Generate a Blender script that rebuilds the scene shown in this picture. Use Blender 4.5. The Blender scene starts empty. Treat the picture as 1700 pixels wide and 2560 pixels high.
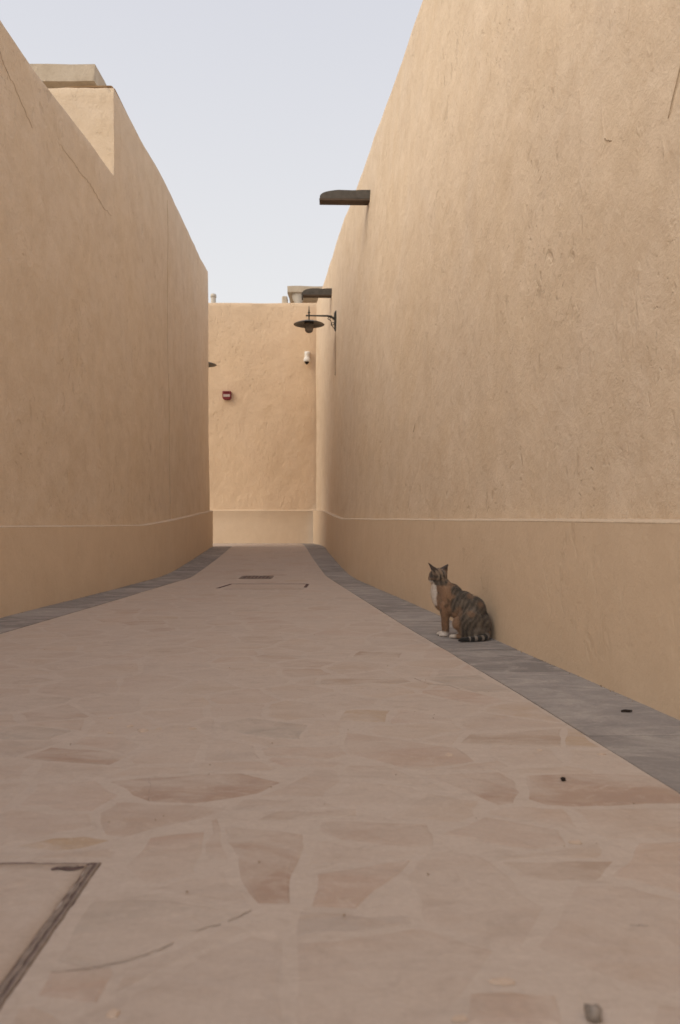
import bpy, bmesh, math, random
from mathutils import Vector, noise, Matrix
random.seed(11)
R = math.radians
scene = bpy.context.scene
C = scene.collection

# ------------------------------------------------------------------ camera
CAMH = 0.65
cam_d = bpy.data.cameras.new('camera')
cam = bpy.data.objects.new('camera', cam_d); C.objects.link(cam)
cam.location = (0, 0, CAMH); cam.rotation_euler = (R(90), 0, 0)
cam_d.sensor_fit = 'VERTICAL'; cam_d.sensor_height = 36; cam_d.sensor_width = 24
cam_d.lens = 28; cam_d.shift_y = 0.0074
cam_d.clip_start = 0.05; cam_d.clip_end = 3000
cam_d.dof.use_dof = True; cam_d.dof.focus_distance = 4.3; cam_d.dof.aperture_fstop = 4.0
scene.camera = cam

# ------------------------------------------------------------------ sky and sun
SUN_EL, SUN_AZ = 36.0, 238.0        # azimuth clockwise from +Y (the view direction): behind the camera, a little left
w = bpy.data.worlds.new('World'); scene.world = w; w.use_nodes = True
nt = w.node_tree; bg = nt.nodes['Background']
sky = nt.nodes.new('ShaderNodeTexSky'); sky.sky_type = 'NISHITA'; sky.sun_disc = False
sky.sun_elevation = R(SUN_EL); sky.sun_rotation = R(SUN_AZ)
sky.air_density = 1.0; sky.dust_density = 6.0; sky.ozone_density = 1.0
# even pale haze that thins towards the zenith, added over the clear-sky gradient
tc = nt.nodes.new('ShaderNodeTexCoord'); sx = nt.nodes.new('ShaderNodeSeparateXYZ'); mr = nt.nodes.new('ShaderNodeMapRange')
nt.links.new(tc.outputs['Generated'], sx.inputs[0]); nt.links.new(sx.outputs[2], mr.inputs[0])
mr.inputs[1].default_value = 0.10; mr.inputs[2].default_value = 0.65
hz = nt.nodes.new('ShaderNodeMix'); hz.data_type = 'RGBA'
hz.inputs[6].default_value = (3.46, 3.38, 3.22, 1); hz.inputs[7].default_value = (2.66, 2.66, 2.85, 1)
nt.links.new(mr.outputs[0], hz.inputs[0])
ad = nt.nodes.new('ShaderNodeMix'); ad.data_type = 'RGBA'; ad.blend_type = 'ADD'; ad.inputs[0].default_value = 0.16
nt.links.new(hz.outputs[2], ad.inputs[6]); nt.links.new(sky.outputs[0], ad.inputs[7]); nt.links.new(ad.outputs[2], bg.inputs[0])
bg.inputs[1].default_value = 0.12
sun_d = bpy.data.lights.new('sun', 'SUN'); sun_d.energy = 0.72; sun_d.angle = R(60); sun_d.color = (1.0, 0.85, 0.62)
sun = bpy.data.objects.new('sun', sun_d); C.objects.link(sun)
az, el = R(SUN_AZ), R(SUN_EL)
sdir = Vector((math.sin(az)*math.cos(el), math.cos(az)*math.cos(el), math.sin(el)))
sun.rotation_euler = sdir.to_track_quat('Z', 'Y').to_euler()
sun.location = sdir*40
vs = scene.view_settings
vs.view_transform = 'Standard'; vs.look = 'None'; vs.gamma = 1; vs.exposure = 0.96
scene.cycles.max_bounces = 14; scene.cycles.diffuse_bounces = 10

# ------------------------------------------------------------------ helpers
def tag(o, label=None, cat=None, group=None, kind=None):
    if label: o['label'] = label
    if cat: o['category'] = cat
    if group: o['group'] = group
    if kind: o['kind'] = kind
    return o

def empty(name, loc, label=None, cat=None, group=None, kind=None):
    o = bpy.data.objects.new(name, None); C.objects.link(o); o.location = loc
    o.empty_display_size = 0.1
    return tag(o, label, cat, group, kind)

def wloc(p):
    v = Vector((0, 0, 0))
    while p is not None:
        v += p.location; p = p.parent
    return v

def obj(name, bm, m, parent=None, smooth=False, loc=None):
    """bm holds world coordinates; the object is placed at its parent's origin (or at loc)"""
    me = bpy.data.meshes.new(name)
    off = Vector(loc) if loc is not None else (wloc(parent) if parent else Vector((0, 0, 0)))
    for v in bm.verts: v.co -= off
    bmesh.ops.recalc_face_normals(bm, faces=bm.faces)
    bm.to_mesh(me); bm.free()
    if smooth: me.shade_smooth()
    o = bpy.data.objects.new(name, me); C.objects.link(o)
    if parent: o.parent = parent; o.location = off - wloc(parent)
    else: o.location = off
    if m: me.materials.append(m)
    return o

def interp(tab, t):
    if t <= tab[0][0]: return tab[0][1]
    for (a, va), (b, vb) in zip(tab, tab[1:]):
        if t <= b: return va + (vb-va)*(t-a)/(b-a)
    return tab[-1][1]
def sinterp(tab, t, r=0.35):
    return sum(interp(tab, t + k*r/2) for k in (-2, -1, 0, 1, 2))/5

def box(bm, x0, x1, y0, y1, z0, z1, bev=0.0, rot=0.0):
    vs_ = [Vector((x, y, z)) for x in (x0, x1) for y in (y0, y1) for z in (z0, z1)]
    if rot:
        c = Vector(((x0+x1)/2, (y0+y1)/2, 0)); M = Matrix.Rotation(rot, 3, 'Z')
        vs_ = [M @ (v-c) + c for v in vs_]
    b = [bm.verts.new(v) for v in vs_]
    fs = [bm.faces.new([b[i] for i in f]) for f in ((0,1,3,2),(4,6,7,5),(0,4,5,1),(2,3,7,6),(0,2,6,4),(1,5,7,3))]
    if bev:
        es = list({e for f in fs for e in f.edges})
        bmesh.ops.bevel(bm, geom=es, offset=bev, segments=2, profile=0.5, affect='EDGES')

def lathe(bm, prof, c, n=28, M=None):
    rings = []
    for r, z in prof:
        ring = []
        for k in range(n if r > 1e-6 else 1):
            a = 2*math.pi*k/n
            p = Vector((r*math.cos(a), r*math.sin(a), z))
            if M: p = M @ p
            ring.append(bm.verts.new(p+Vector(c)))
        rings.append(ring)
    for A, B in zip(rings, rings[1:]):
        for k in range(n):
            a0, a1 = A[k % len(A)], A[(k+1) % len(A)]; b0, b1 = B[k % len(B)], B[(k+1) % len(B)]
            f = [a0, a1, b1, b0]; g = []
            for v in f:
                if v not in g: g.append(v)
            if len(g) >= 3: bm.faces.new(g)

def tube(bm, pts, rad, n=8, caps=True):
    pts = [Vector(p) for p in pts]; rings = []
    for i, p in enumerate(pts):
        d = (pts[min(i+1, len(pts)-1)]-pts[max(i-1, 0)]).normalized()
        up = Vector((0, 0, 1)) if abs(d.z) < 0.9 else Vector((1, 0, 0))
        a = d.cross(up).normalized(); b = a.cross(d)
        r = rad[i] if isinstance(rad, (list, tuple)) else rad
        rings.append([bm.verts.new(p+(a*math.cos(t)+b*math.sin(t))*r) for t in [2*math.pi*k/n for k in range(n)]])
    for A, B in zip(rings, rings[1:]):
        for k in range(n): bm.faces.new((A[k], A[(k+1) % n], B[(k+1) % n], B[k]))
    if caps: bm.faces.new(rings[0]); bm.faces.new(rings[-1][::-1])

# ------------------------------------------------------------------ materials
class NT:
    def __init__(s, name):
        s.m = bpy.data.materials.new(name); s.m.use_nodes = True; s.t = s.m.node_tree
        s.b = s.t.nodes['Principled BSDF']; s.b.inputs['Roughness'].default_value = 0.9
        s.b.inputs['Specular IOR Level'].default_value = 0.25
        s.pos = s.n('ShaderNodeNewGeometry').outputs['Position']
    def n(s, t, **k):
        x = s.t.nodes.new(t)
        for a, v in k.items(): setattr(x, a, v)
        return x
    def l(s, a, b): s.t.links.new(a, b)
    def mapping(s, sc, rot=(0, 0, 0), loc=(0, 0, 0), src=None):
        m = s.n('ShaderNodeMapping'); s.l(src or s.pos, m.inputs[0])
        m.inputs['Scale'].default_value = sc; m.inputs['Rotation'].default_value = rot; m.inputs['Location'].default_value = loc
        return m.outputs[0]
    def noise(s, vec, scale, detail=4, rough=0.55, dist=0.0):
        x = s.n('ShaderNodeTexNoise'); s.l(vec, x.inputs['Vector'])
        x.inputs['Scale'].default_value = scale; x.inputs['Detail'].default_value = detail
        x.inputs['Roughness'].default_value = rough; x.inputs['Distortion'].default_value = dist
        return x.outputs['Fac']
    def ramp(s, fac, a, b, lo=0.0, hi=1.0):
        x = s.n('ShaderNodeMapRange'); s.l(fac, x.inputs[0])
        for i, v in ((1, a), (2, b), (3, lo), (4, hi)): x.inputs[i].default_value = v
        return x.outputs[0]
    def mix(s, fac, a, b, mode='MIX'):
        x = s.n('ShaderNodeMix', data_type='RGBA', blend_type=mode)
        for sock, v in ((x.inputs[0], fac), (x.inputs[6], a), (x.inputs[7], b)):
            if hasattr(v, 'default_value'): s.l(v, sock)
            elif isinstance(v, (int, float)): sock.default_value = v
            else: sock.default_value = (*v, 1)
        return x.outputs[2]
    def math(s, op, a, b):
        x = s.n('ShaderNodeMath', operation=op)
        for sock, v in ((x.inputs[0], a), (x.inputs[1], b)):
            if hasattr(v, 'default_value'): s.l(v, sock)
            else: sock.default_value = v
        return x.outputs[0]
    def bump(s, h, strength=0.5, dist=0.01, prev=None):
        x = s.n('ShaderNodeBump'); s.l(h, x.inputs['Height'])
        x.inputs['Strength'].default_value = strength; x.inputs['Distance'].default_value = dist
        if prev: s.l(prev, x.inputs['Normal'])
        return x.outputs[0]
    def done(s, col, nrm=None, rough=None):
        if hasattr(col, 'default_value'): s.l(col, s.b.inputs['Base Color'])
        else: s.b.inputs['Base Color'].default_value = (*col, 1)
        if nrm: s.l(nrm, s.b.inputs['Normal'])
        if rough is not None: s.b.inputs['Roughness'].default_value = rough
        return s.m

def plaster(name, ca, cb, cdark, strokes=1.0, bumpk=1.0):
    t = NT(name)
    big = t.noise(t.mapping((0.7, 0.7, 0.5)), 1.7, 5, 0.62, 0.7)
    mid = t.noise(t.mapping((1, 1, 0.9), (R(20), R(-15), 0), (2, 3, 1)), 4.6, 6, 0.66, 0.4)
    c = t.mix(t.ramp(big, 0.34, 0.66), ca, cb)
    c = t.mix(t.ramp(mid, 0.49, 0.70, 0.0, 0.55*strokes), c, tuple(min(1, v*1.13+0.012) for v in cb))
    c = t.mix(t.ramp(mid, 0.49, 0.30, 0.0, 0.46*strokes), c, cdark)
    # short trowel strokes, pits and raised lips, gathered in patches
    clump = t.noise(t.mapping((1, 1, 0.7), (0, 0, 0), (3, 1, 7)), 1.5, 3, 0.5)
    g1 = t.noise(t.mapping((11, 11, 6), (R(34), R(-30), 0)), 1.0, 3, 0.55, 0.5)
    gm = t.math('MULTIPLY', t.ramp(g1, 0.60, 0.70), t.ramp(clump, 0.40, 0.62))
    pit = t.noise(t.mapping((1, 1, 0.7)), 27, 3, 0.6, 0.3)
    pm = t.math('MULTIPLY', t.ramp(pit, 0.62, 0.72), t.ramp(clump, 0.42, 0.66))
    g2 = t.noise(t.mapping((10, 10, 4.5), (R(-34), R(30), 0), (5, 5, 5)), 1.0, 3, 0.55, 0.6)
    lm = t.math('MULTIPLY', t.ramp(g2, 0.62, 0.74), t.ramp(clump, 0.66, 0.40))
    dk = t.math('MAXIMUM', gm, pm)
    c = t.mix(t.math('MULTIPLY', dk, 0.34*strokes), c, tuple(v*0.74 for v in cdark))
    c = t.mix(t.math('MULTIPLY', lm, 0.38*strokes), c, tuple(min(1, v*1.15) for v in cb))
    grain = t.noise(t.pos, 46, 4, 0.7)
    c = t.mix(t.ramp(grain, 0.38, 0.66, 0.0, 0.22), c, cdark)
    fine = t.noise(t.pos, 150, 3, 0.65)
    c = t.mix(t.ramp(fine, 0.35, 0.68, 0.0, 0.20), c, cdark)
    h1 = t.noise(t.mapping((1, 1, 1), (R(28), R(-24), 0)), 5.5, 6, 0.66, 0.15)
    h3 = t.noise(t.mapping((8, 8, 5), (R(35), R(-30), 0), (1, 8, 2)), 1.0, 4, 0.6, 0.2)
    n1 = t.bump(t.math('ADD', h1, t.math('MULTIPLY', h3, 0.55)), 0.52*bumpk, 0.03)
    hh = t.math('SUBTRACT', t.math('ADD', t.math('MULTIPLY', fine, 0.3), t.math('MULTIPLY', grain, 0.35)), dk)
    hh = t.math('ADD', hh, t.math('MULTIPLY', lm, 0.7))
    n2 = t.bump(hh, 0.55*bumpk, 0.012, n1)
    return t.done(c, n2, 0.95)

OCH_A, OCH_B, OCH_D = (0.705, 0.575, 0.428), (0.715, 0.602, 0.478), (0.585, 0.458, 0.328)
M_wall = plaster('sand_plaster', OCH_A, OCH_B, OCH_D)
M_end = plaster('sand_plaster_end', (0.745, 0.572, 0.400), (0.745, 0.578, 0.418), (0.61, 0.452, 0.302), 0.55, 1.25)
M_plinth = plaster('plinth_plaster', (0.70, 0.562, 0.415), (0.705, 0.574, 0.432), (0.60, 0.462, 0.328), 0.5, 0.42)
M_roofcap = plaster('weathered_cap', (0.54, 0.46, 0.36), (0.58, 0.51, 0.42), (0.36, 0.30, 0.23), 1.0)

def flat(name, col, rough=0.6, metal=0.0, var=0.25, scale=30, bump=0.2):
    t = NT(name); f = t.noise(t.pos, scale, 4)
    c = t.mix(t.ramp(f, 0.3, 0.7, 0, var), col, tuple(v*0.45 for v in col))
    t.b.inputs['Metallic'].default_value = metal
    return t.done(c, t.bump(f, bump, 0.004), rough)

def ground_mats():
    def film(t, c, mort, k):
        f = t.noise(t.mapping((1.0, 1.6, 1)), 2.6, 6, 0.62, 0.8)
        g = t.noise(t.mapping((1.5, 4.0, 1), (0, 0, R(12))), 3.2, 5, 0.6, 1.0)
        c = t.mix(t.ramp(f, 0.38, 0.58, 0.15, k), c, mort)
        c = t.mix(t.ramp(g, 0.55, 0.74, 0.0, 0.4), c, tuple(v*1.14 for v in mort))
        c = t.mix(t.ramp(g, 0.44, 0.24, 0.0, 0.30), c, (0.335, 0.275, 0.235))
        sm_ = t.noise(t.mapping((1.0, 1.5, 1), (0, 0, R(25))), 9, 7, 0.68, 2.2)
        c = t.mix(t.ramp(sm_, 0.53, 0.70, 0.0, 0.55), c, tuple(v*1.10 for v in mort))
        c = t.mix(t.ramp(sm_, 0.46, 0.30, 0.0, 0.45), c, (0.40, 0.325, 0.275))
        fine = t.noise(t.pos, 90, 4, 0.65)
        c = t.mix(t.ramp(fine, 0.35, 0.7, 0.0, 0.20), c, (0.32, 0.255, 0.215))
        h = t.math('ADD', t.noise(t.pos, 22, 6, 0.65), t.math('MULTIPLY', sm_, 0.8))
        n1 = t.bump(t.noise(t.mapping((1, 2, 1)), 5, 4, 0.6, 0.5), 0.35, 0.012)
        return t.done(c, t.bump(h, 0.5, 0.005, n1), 0.9)
    t = NT('flagstone')
    oi = t.n('ShaderNodeObjectInfo').outputs['Color']
    vein = t.noise(t.mapping((2.0, 7.0, 2), (0, 0, R(-14))), 2.0, 5, 0.6, 1.2)
    c = t.mix(t.ramp(vein, 0.42, 0.7, 0.0, 0.5), oi, (0.46, 0.34, 0.255))
    stone = film(t, c, (0.530, 0.452, 0.396), 0.90)
    t = NT('flagstone_mass'); at = t.n('ShaderNodeAttribute', attribute_name='stone_colour').outputs['Color']
    mass = film(t, at, (0.530, 0.452, 0.396), 0.90)
    t = NT('mortar'); mort = film(t, (0.530, 0.452, 0.396), (0.55, 0.475, 0.42), 0.5)
    t = NT('grey_slab'); oi = t.n('ShaderNodeObjectInfo').outputs['Color']
    f = t.noise(t.mapping((1.0, 1.7, 1)), 3.2, 7, 0.7, 0.9)
    c = t.mix(t.ramp(f, 0.46, 0.66, 0.0, 0.75), oi, (0.46, 0.425, 0.40))
    c = t.mix(t.ramp(f, 0.45, 0.28, 0.0, 0.75), c, (0.215, 0.200, 0.200))
    sp = t.noise(t.pos, 110, 3, 0.7)
    c = t.mix(t.ramp(sp, 0.35, 0.7, 0.0, 0.3), c, (0.19, 0.175, 0.172))
    wp = t.noise(t.mapping((1, 2.2, 1)), 6, 6, 0.7, 1.0)
    c = t.mix(t.ramp(wp, 0.56, 0.70, 0.0, 0.7), c, (0.50, 0.455, 0.42))
    grey = t.done(c, t.bump(sp, 0.4, 0.003), 0.88)
    return stone, mass, mort, grey
M_stone, M_mass, M_mortar, M_grey = ground_mats()
M_sand = flat('packed_sand', (0.42, 0.32, 0.22), 0.95, 0, 0.3, 1.2)
M_iron = flat('dark_bronze_paint', (0.060, 0.058, 0.052), 0.45, 0.3, 0.3, 60)
M_shade = flat('lamp_shade_paint', (0.095, 0.092, 0.085), 0.38, 0.2, 0.3, 40)
M_wood = flat('weathered_wood', (0.125, 0.116, 0.106), 0.8, 0, 0.6, 18, 0.6)
M_wood2 = flat('brown_wood', (0.12, 0.092, 0.072), 0.8, 0, 0.5, 18, 0.6)
M_steel = flat('rusty_frame', (0.33, 0.27, 0.235), 0.75, 0.2, 0.6, 45, 0.6)
M_dirt_shade = flat('dirt_and_shade', (0.15, 0.104, 0.10), 0.95, 0, 0.5, 80, 0.6)  # packed dirt, and also the painted shade inside the lifting slot
M_red = flat('red_plastic', (0.20, 0.032, 0.04), 0.4, 0, 0.15, 20)
M_white = flat('white_plastic', (0.80, 0.79, 0.76), 0.4, 0, 0.06, 20)
M_label = flat('pale_label', (0.52, 0.44, 0.40), 0.5, 0, 0.3, 40)
M_black = flat('black_plastic', (0.02, 0.02, 0.022), 0.2, 0, 0.1, 20)
M_pipe = flat('pale_pipe', (0.62, 0.57, 0.50), 0.7, 0, 0.2, 10)
M_conduit = flat('cable_paint', (0.44, 0.33, 0.24), 0.7, 0, 0.2, 20)
M_crumb = flat('plaster_crumbs', (0.40, 0.31, 0.23), 0.95, 0, 0.6, 50)
M_twig = flat('twig_bark', (0.035, 0.025, 0.02), 0.9, 0, 0.4, 80)
M_chip = flat('pale_chip', (0.60, 0.48, 0.39), 0.9, 0, 0.3, 60)
M_pebble = flat('mottled_pebble', (0.42, 0.37, 0.33), 0.8, 0, 0.95, 70, 0.6)
def glass_mat():
    t = NT('frosted_glass')
    t.b.inputs['Transmission Weight'].default_value = 0.55
    t.b.inputs['IOR'].default_value = 1.3
    return t.done((0.34, 0.30, 0.26), None, 0.55)
M_glass = glass_mat()
M_lip = flat('plaster_lip', (0.675, 0.55, 0.42), 0.95, 0, 0.3, 60)

# ------------------------------------------------------------------ plan of the alley (metres; y runs down the alley)
def ground_z(y):
    k0, k1, rise = 9.25, 14.1, 0.17
    def ramp(t): return rise*min(1, max(0, (t-k0)/(k1-k0)))
    return sum(ramp(y+d) for d in (-0.4, -0.2, 0, 0.2, 0.4))/5

RIGHT = [(-3.0, 1.95), (0.0, 1.49), (2.55, 1.094), (4.264, 0.835), (5.82, 0.60), (8.72, 0.165), (9.32, 0.10),
         (11.5, -0.085), (12.8, -0.188), (13.8, -0.255), (14.5, -0.318)]
RIGHT_END = [(14.9, -0.365), (15.3, -0.425), (15.6, -0.480), (15.86, -0.535)]
LEFT = [(-3.0, -2.6), (0.0, -2.43), (5.23, -2.234), (7.37, -2.09), (8.84, -2.03), (9.9, -2.035), (11.6, -2.12), (14.15, -2.265)]
R_BAND = [(-3.0, 1.40), (0, 1.045), (2.116, 0.776), (2.456, 0.732), (2.98, 0.665), (4.95, 0.383), (9.06, -0.15), (11.5, -0.385), (15.6, -0.74)]
L_BAND = [(-3.0, -2.30), (0, -2.13), (4.52, -1.93), (6.25, -1.817), (8.9, -1.678), (11.5, -1.78), (14.2, -1.925)]
DADO_R = [(-3, 0.652), (2.5, 0.648), (10.4, 0.662), (15.8, 0.845)]
DADO_L = [(-3, 0.625), (5.2, 0.606), (8.3, 0.592), (14.15, 0.812)]
YEND = 16.0

def lump(p, k=1.0):
    return k*(0.018*noise.noise(Vector((p.x*0.8, p.y*0.8, p.z*0.55))) + 0.009*noise.noise(Vector((p.x*2.3+9, p.y*2.3, p.z*1.6)))
              + 0.0035*noise.noise(Vector((p.x*7+3, p.y*7, p.z*5))))

def path_of(tab, y0, y1, step, extra=()):
    n = max(2, int((y1-y0)/step)); pts = [Vector((sinterp(tab, y0+(y1-y0)*k/n), y0+(y1-y0)*k/n)) for k in range(n+1)]
    for y in extra: pts.append(Vector((sinterp(tab, y), y)))
    pts.sort(key=lambda p: p.y)
    return pts
def normals(pts, side):
    out = []
    for i in range(len(pts)):
        d = (pts[min(i+1, len(pts)-1)]-pts[max(i-1, 0)]).normalized()
        out.append(Vector((d.y, -d.x))*side)          # outward, away from the alley
    return out

SET = 0.06
def upper_profile(zd, zt, bat, rows, thick=0.45, r=0.035):
    """(d, z, displaced?) from the ledge up the face, over the top and down the back"""
    prof = []
    z0 = zd-0.03
    for k in range(rows+1):
        f = k/rows; z = z0+(zt-r-z0)*f
        prof.append((SET+bat*(z-0.6)/4.2, z, 1.0))
    bat = bat*(zt-0.6)/4.2
    for a in (22.5, 45, 67.5, 90):
        prof.append((SET+bat+r-r*math.cos(R(a)), zt-r+r*math.sin(R(a)), 0.8))
    prof.append((SET+bat+thick*0.5, zt+0.004, 0.5)); prof.append((SET+bat+thick-0.02, zt, 0.5))
    prof.append((SET+bat+thick, zt-0.02, 0.3)); prof.append((SET+bat+thick, 2.0, 0.0))
    return prof
def plinth_profile(zg, zd):
    pr = [(0.0, zg-0.12, 0.4)]
    for k in range(8): pr.append((0.0, zg+(zd-0.012-zg)*k/7, 0.45))
    return pr
def ledge_profile(zd):
    return [(0.003, zd-0.013, 0.45), (0.0005, zd-0.010, 0.45), (0.004, zd-0.005, 0.45), (0.018, zd-0.001, 0.45), (0.045, zd+0.003, 0.45), (0.10, zd+0.005, 0.0)]

def sweep(bm, pts, nrm, prof_at, cap0=False, cap1=False, groove=None, rough=0.0):
    grid = []
    for p, n in zip(pts, nrm):
        col = []
        for d, z, k in prof_at(p.y):
            q = Vector((p.x+n.x*d, p.y+n.y*d, z))
            e = lump(q, k) if k else 0.0
            if rough and k: e += rough*noise.noise(Vector((q.x*14, q.y*14, 5.0)))
            if groove and abs(p.y-groove[0]) < groove[1] and groove[2] < z < groove[3]: e += 0.05
            col.append(bm.verts.new((q.x+n.x*e, q.y+n.y*e, z + (0.25*e if k < 1 else 0))))
        grid.append(col)
    for A, B in zip(grid, grid[1:]):
        for k in range(len(A)-1): bm.faces.new((A[k], A[k+1], B[k+1], B[k]))
    if cap0: bm.faces.new(grid[0])
    if cap1: bm.faces.new(grid[-1][::-1])
    return grid

def sharp_by_angle(o, a=40):
    me = o.data
    bm = bmesh.new(); bm.from_mesh(me)
    for e in bm.edges:
        e.smooth = not (len(e.link_faces) == 2 and e.calc_face_angle(0) > R(a))
    for f in bm.faces: f.smooth = True
    bm.to_mesh(me); bm.free()

# ---- ground far around
bm = bmesh.new()
gs = [bm.verts.new(v) for v in ((-1500, -1500, -0.16), (1500, -1500, -0.16), (1500, 1500, -0.16), (-1500, 1500, -0.16))]
bm.faces.new(gs); tag(obj('ground', bm, M_sand), kind='structure')

# ---- right wall
def r_top(y): return sinterp([(-3, 5.12), (14.8, 5.12), (15.4, 5.08), (15.84, 4.98)], y, 0.1)
def r_bat(y): return sinterp([(-3, 0.18), (6.85, 0.18), (8.6, 0.225), (10.5, 0.175), (12.8, 0.06), (14.0, 0.015), (15.8, 0.0)], y)
rp = path_of(RIGHT, -3, 14.3, 0.07)[:-1] + [Vector((x, y)) for y, x in [(14.5, -0.320)] + RIGHT_END]
# round off the turn at the far end
def chaikin(p, n=2):
    for _ in range(n):
        q = [p[0]]
        for a, b in zip(p, p[1:]): q += [a*0.75+b*0.25, a*0.25+b*0.75]
        p = q+[p[-1]]
    return p
rp = rp[:-6] + chaikin(rp[-6:])
rn = normals(rp, 1)
right_wall = empty('plaster_wall', (1.3, 2, 0), 'tall battered sand plaster wall on the right with two wooden spouts', 'wall')
bm = bmesh.new(); sweep(bm, rp, rn, lambda y: upper_profile(interp(DADO_R, y), r_top(y), r_bat(y), 62), cap1=True)
o = obj('wall_face', bm, M_wall, right_wall, True); sharp_by_angle(o)
bm = bmesh.new(); sweep(bm, rp, rn, lambda y: plinth_profile(ground_z(y), interp(DADO_R, y)), cap1=True, rough=0.0035)
o = obj('plinth', bm, M_plinth, right_wall, True); sharp_by_angle(o)
bm = bmesh.new(); sweep(bm, rp, rn, lambda y: ledge_profile(interp(DADO_R, y)), cap1=True, rough=0.006)
obj('ledge', bm, M_lip, right_wall, True)

# ---- left wall: a low length near the camera, a taller length behind it
STEP_Y, LEFT_END, JOINT = 7.70, 14.15, 9.86
left_wall = empty('plaster_wall', (-2.5, 2, 0), 'long sand plaster wall on the left with a stepped top and crack', 'wall')
lp = path_of(LEFT, -3, STEP_Y, 0.07); ln = normals(lp, -1)
def l_bat(y): return interp([(-3, 0.05), (8, 0.05), (14.15, 0.03)], y)
bm = bmesh.new(); sweep(bm, lp, ln, lambda y: upper_profile(interp(DADO_L, y), interp([(-3, 4.25), (5.4, 4.10), (6, 4.02), (7.7, 3.99)], y), l_bat(y), 48))
o = obj('low_wall_face', bm, M_wall, left_wall, True); sharp_by_angle(o)
lp2 = path_of(LEFT, STEP_Y, LEFT_END, 0.07, (JOINT-0.023, JOINT-0.015, JOINT+0.015, JOINT+0.023)); ln2 = normals(lp2, -1)
ln2[0] = ln[-1].copy()
bm = bmesh.new(); g2 = sweep(bm, lp2, ln2, lambda y: upper_profile(interp(DADO_L, y), interp([(7.7, 4.85), (8.65, 4.775), (10.33, 4.80), (12, 4.90), (14.15, 5.08)], y), l_bat(y), 58, 0.5),
                        cap1=True, groove=(JOINT, 0.018, 0.6, 4.55))
# return face looking back at the camera, with its own relief
prof = [v.co.copy() for v in g2[0]]
nx = 16
cols = []
back_x = prof[0].x-1.5
for i in range(nx+1):
    f = i/nx; col = []
    for k in range(28):
        z = 3.2+(4.805-3.2)*k/27
        base = min(g2[0][:59], key=lambda v: abs(v.co.z-z)).co
        x = base.x+(back_x-base.x)*f
        e = 0 if i == 0 else 0.012*noise.noise(Vector((x*2.6, 3.3, z*2.6)))+0.006*noise.noise(Vector((x*7, 8, z*7)))
        col.append(bm.verts.new((x, base.y+e-0.001, z)))
    zt = 4.84+0.006*noise.noise(Vector((i*0.7, 0, 0))); b = col[-1].co
    col.append(bm.verts.new((b.x, b.y+0.012, zt-0.01))); col.append(bm.verts.new((b.x, b.y+0.06, zt+0.003))); col.append(bm.verts.new((b.x, b.y+0.7, zt-0.02)))
    cols.append(col)
for A, B in zip(cols, cols[1:]):
    for k in range(len(A)-1): bm.faces.new((A[k], B[k], B[k+1], A[k+1]))
o = obj('tall_wall_face', bm, M_wall, left_wall, True); sharp_by_angle(o, 35)
lp3 = path_of(LEFT, -3, LEFT_END, 0.07); ln3 = normals(lp3, -1)
bm = bmesh.new(); sweep(bm, lp3, ln3, lambda y: plinth_profile(ground_z(y), interp(DADO_L, y)), cap1=True, rough=0.003)
o = obj('plinth', bm, M_plinth, left_wall, True); sharp_by_angle(o)
bm = bmesh.new(); sweep(bm, lp3, ln3, lambda y: ledge_profile(interp(DADO_L, y)), cap1=True, rough=0.006)
obj('ledge', bm, M_lip, left_wall, True)
# end of the left wall, turning the corner into the side passage
bm = bmesh.new()
box(bm, -2.85, -2.27-0.05, LEFT_END-0.35, LEFT_END-0.006, 0.0, 0.80); obj('plinth_return', bm, M_plinth, left_wall)
bm = bmesh.new()
box(bm, -2.80, -2.27-0.105, LEFT_END-0.40, LEFT_END-0.012, 0.7, 5.05); obj('wall_return', bm, M_wall, left_wall)
bm = bmesh.new(); box(bm, -5.5, -3.0, 7.9, 12.2, 4.60, 4.72); obj('roof', bm, M_roofcap, left_wall)

def left_surface(y, z):
    x = sinterp(LEFT, y); zd = interp(DADO_L, y); zt = 4.05 if y < STEP_Y else 4.85
    q = Vector((x-SET-l_bat(y)*(z-0.6)/4.2, y, z)); e = lump(q)
    return Vector((q.x-e, y, z))
def right_surface(y, z):
    x = sinterp(RIGHT, y); zd = interp(DADO_R, y); f = (z-0.6)/4.2
    q = Vector((x+SET+r_bat(y)*f, y, z)); e = lump(q)
    return Vector((q.x+e, y, z))

# cracks and gouges in the plaster: thin raised-lip strips following the surface
def crack(name, parent, fn, pts, wid, m, sgn, jit=0.012):
    rnd = random.Random(len(pts)*7+int(wid*1e5)); P = []
    for (a, b) in zip(pts, pts[1:]):
        for k in range(6):
            f = k/6; P.append((a[0]+(b[0]-a[0])*f+rnd.uniform(-jit, jit), a[1]+(b[1]-a[1])*f+rnd.uniform(-jit, jit)))
    P.append(pts[-1]); bm = bmesh.new(); prev = None; n = len(P)
    for i, (y, z) in enumerate(P):
        q = fn(y, z); d = Vector((P[min(i+1, n-1)][0]-P[max(i-1, 0)][0], P[min(i+1, n-1)][1]-P[max(i-1, 0)][1])).normalized()
        h = wid*(0.25+0.75*math.sin(math.pi*(i+0.3)/(n+0.3)))*rnd.uniform(0.5, 1.2)
        row = []
        for s, pr in ((-1, -0.004), (0, 0.003), (1, -0.004)):
            row.append(bm.verts.new((q.x+sgn*pr, q.y-d.y*h*s, q.z+d.x*h*s)))
        if prev:
            for k in range(2): bm.faces.new((prev[k], prev[k+1], row[k+1], row[k]))
        prev = row
    return obj(name, bm, m, parent, True)
M_crack = flat('crack_brown', (0.49, 0.37, 0.265), 0.95, 0, 0.4, 60)  # brown darker than the plaster, for crack and gouge strips
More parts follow.
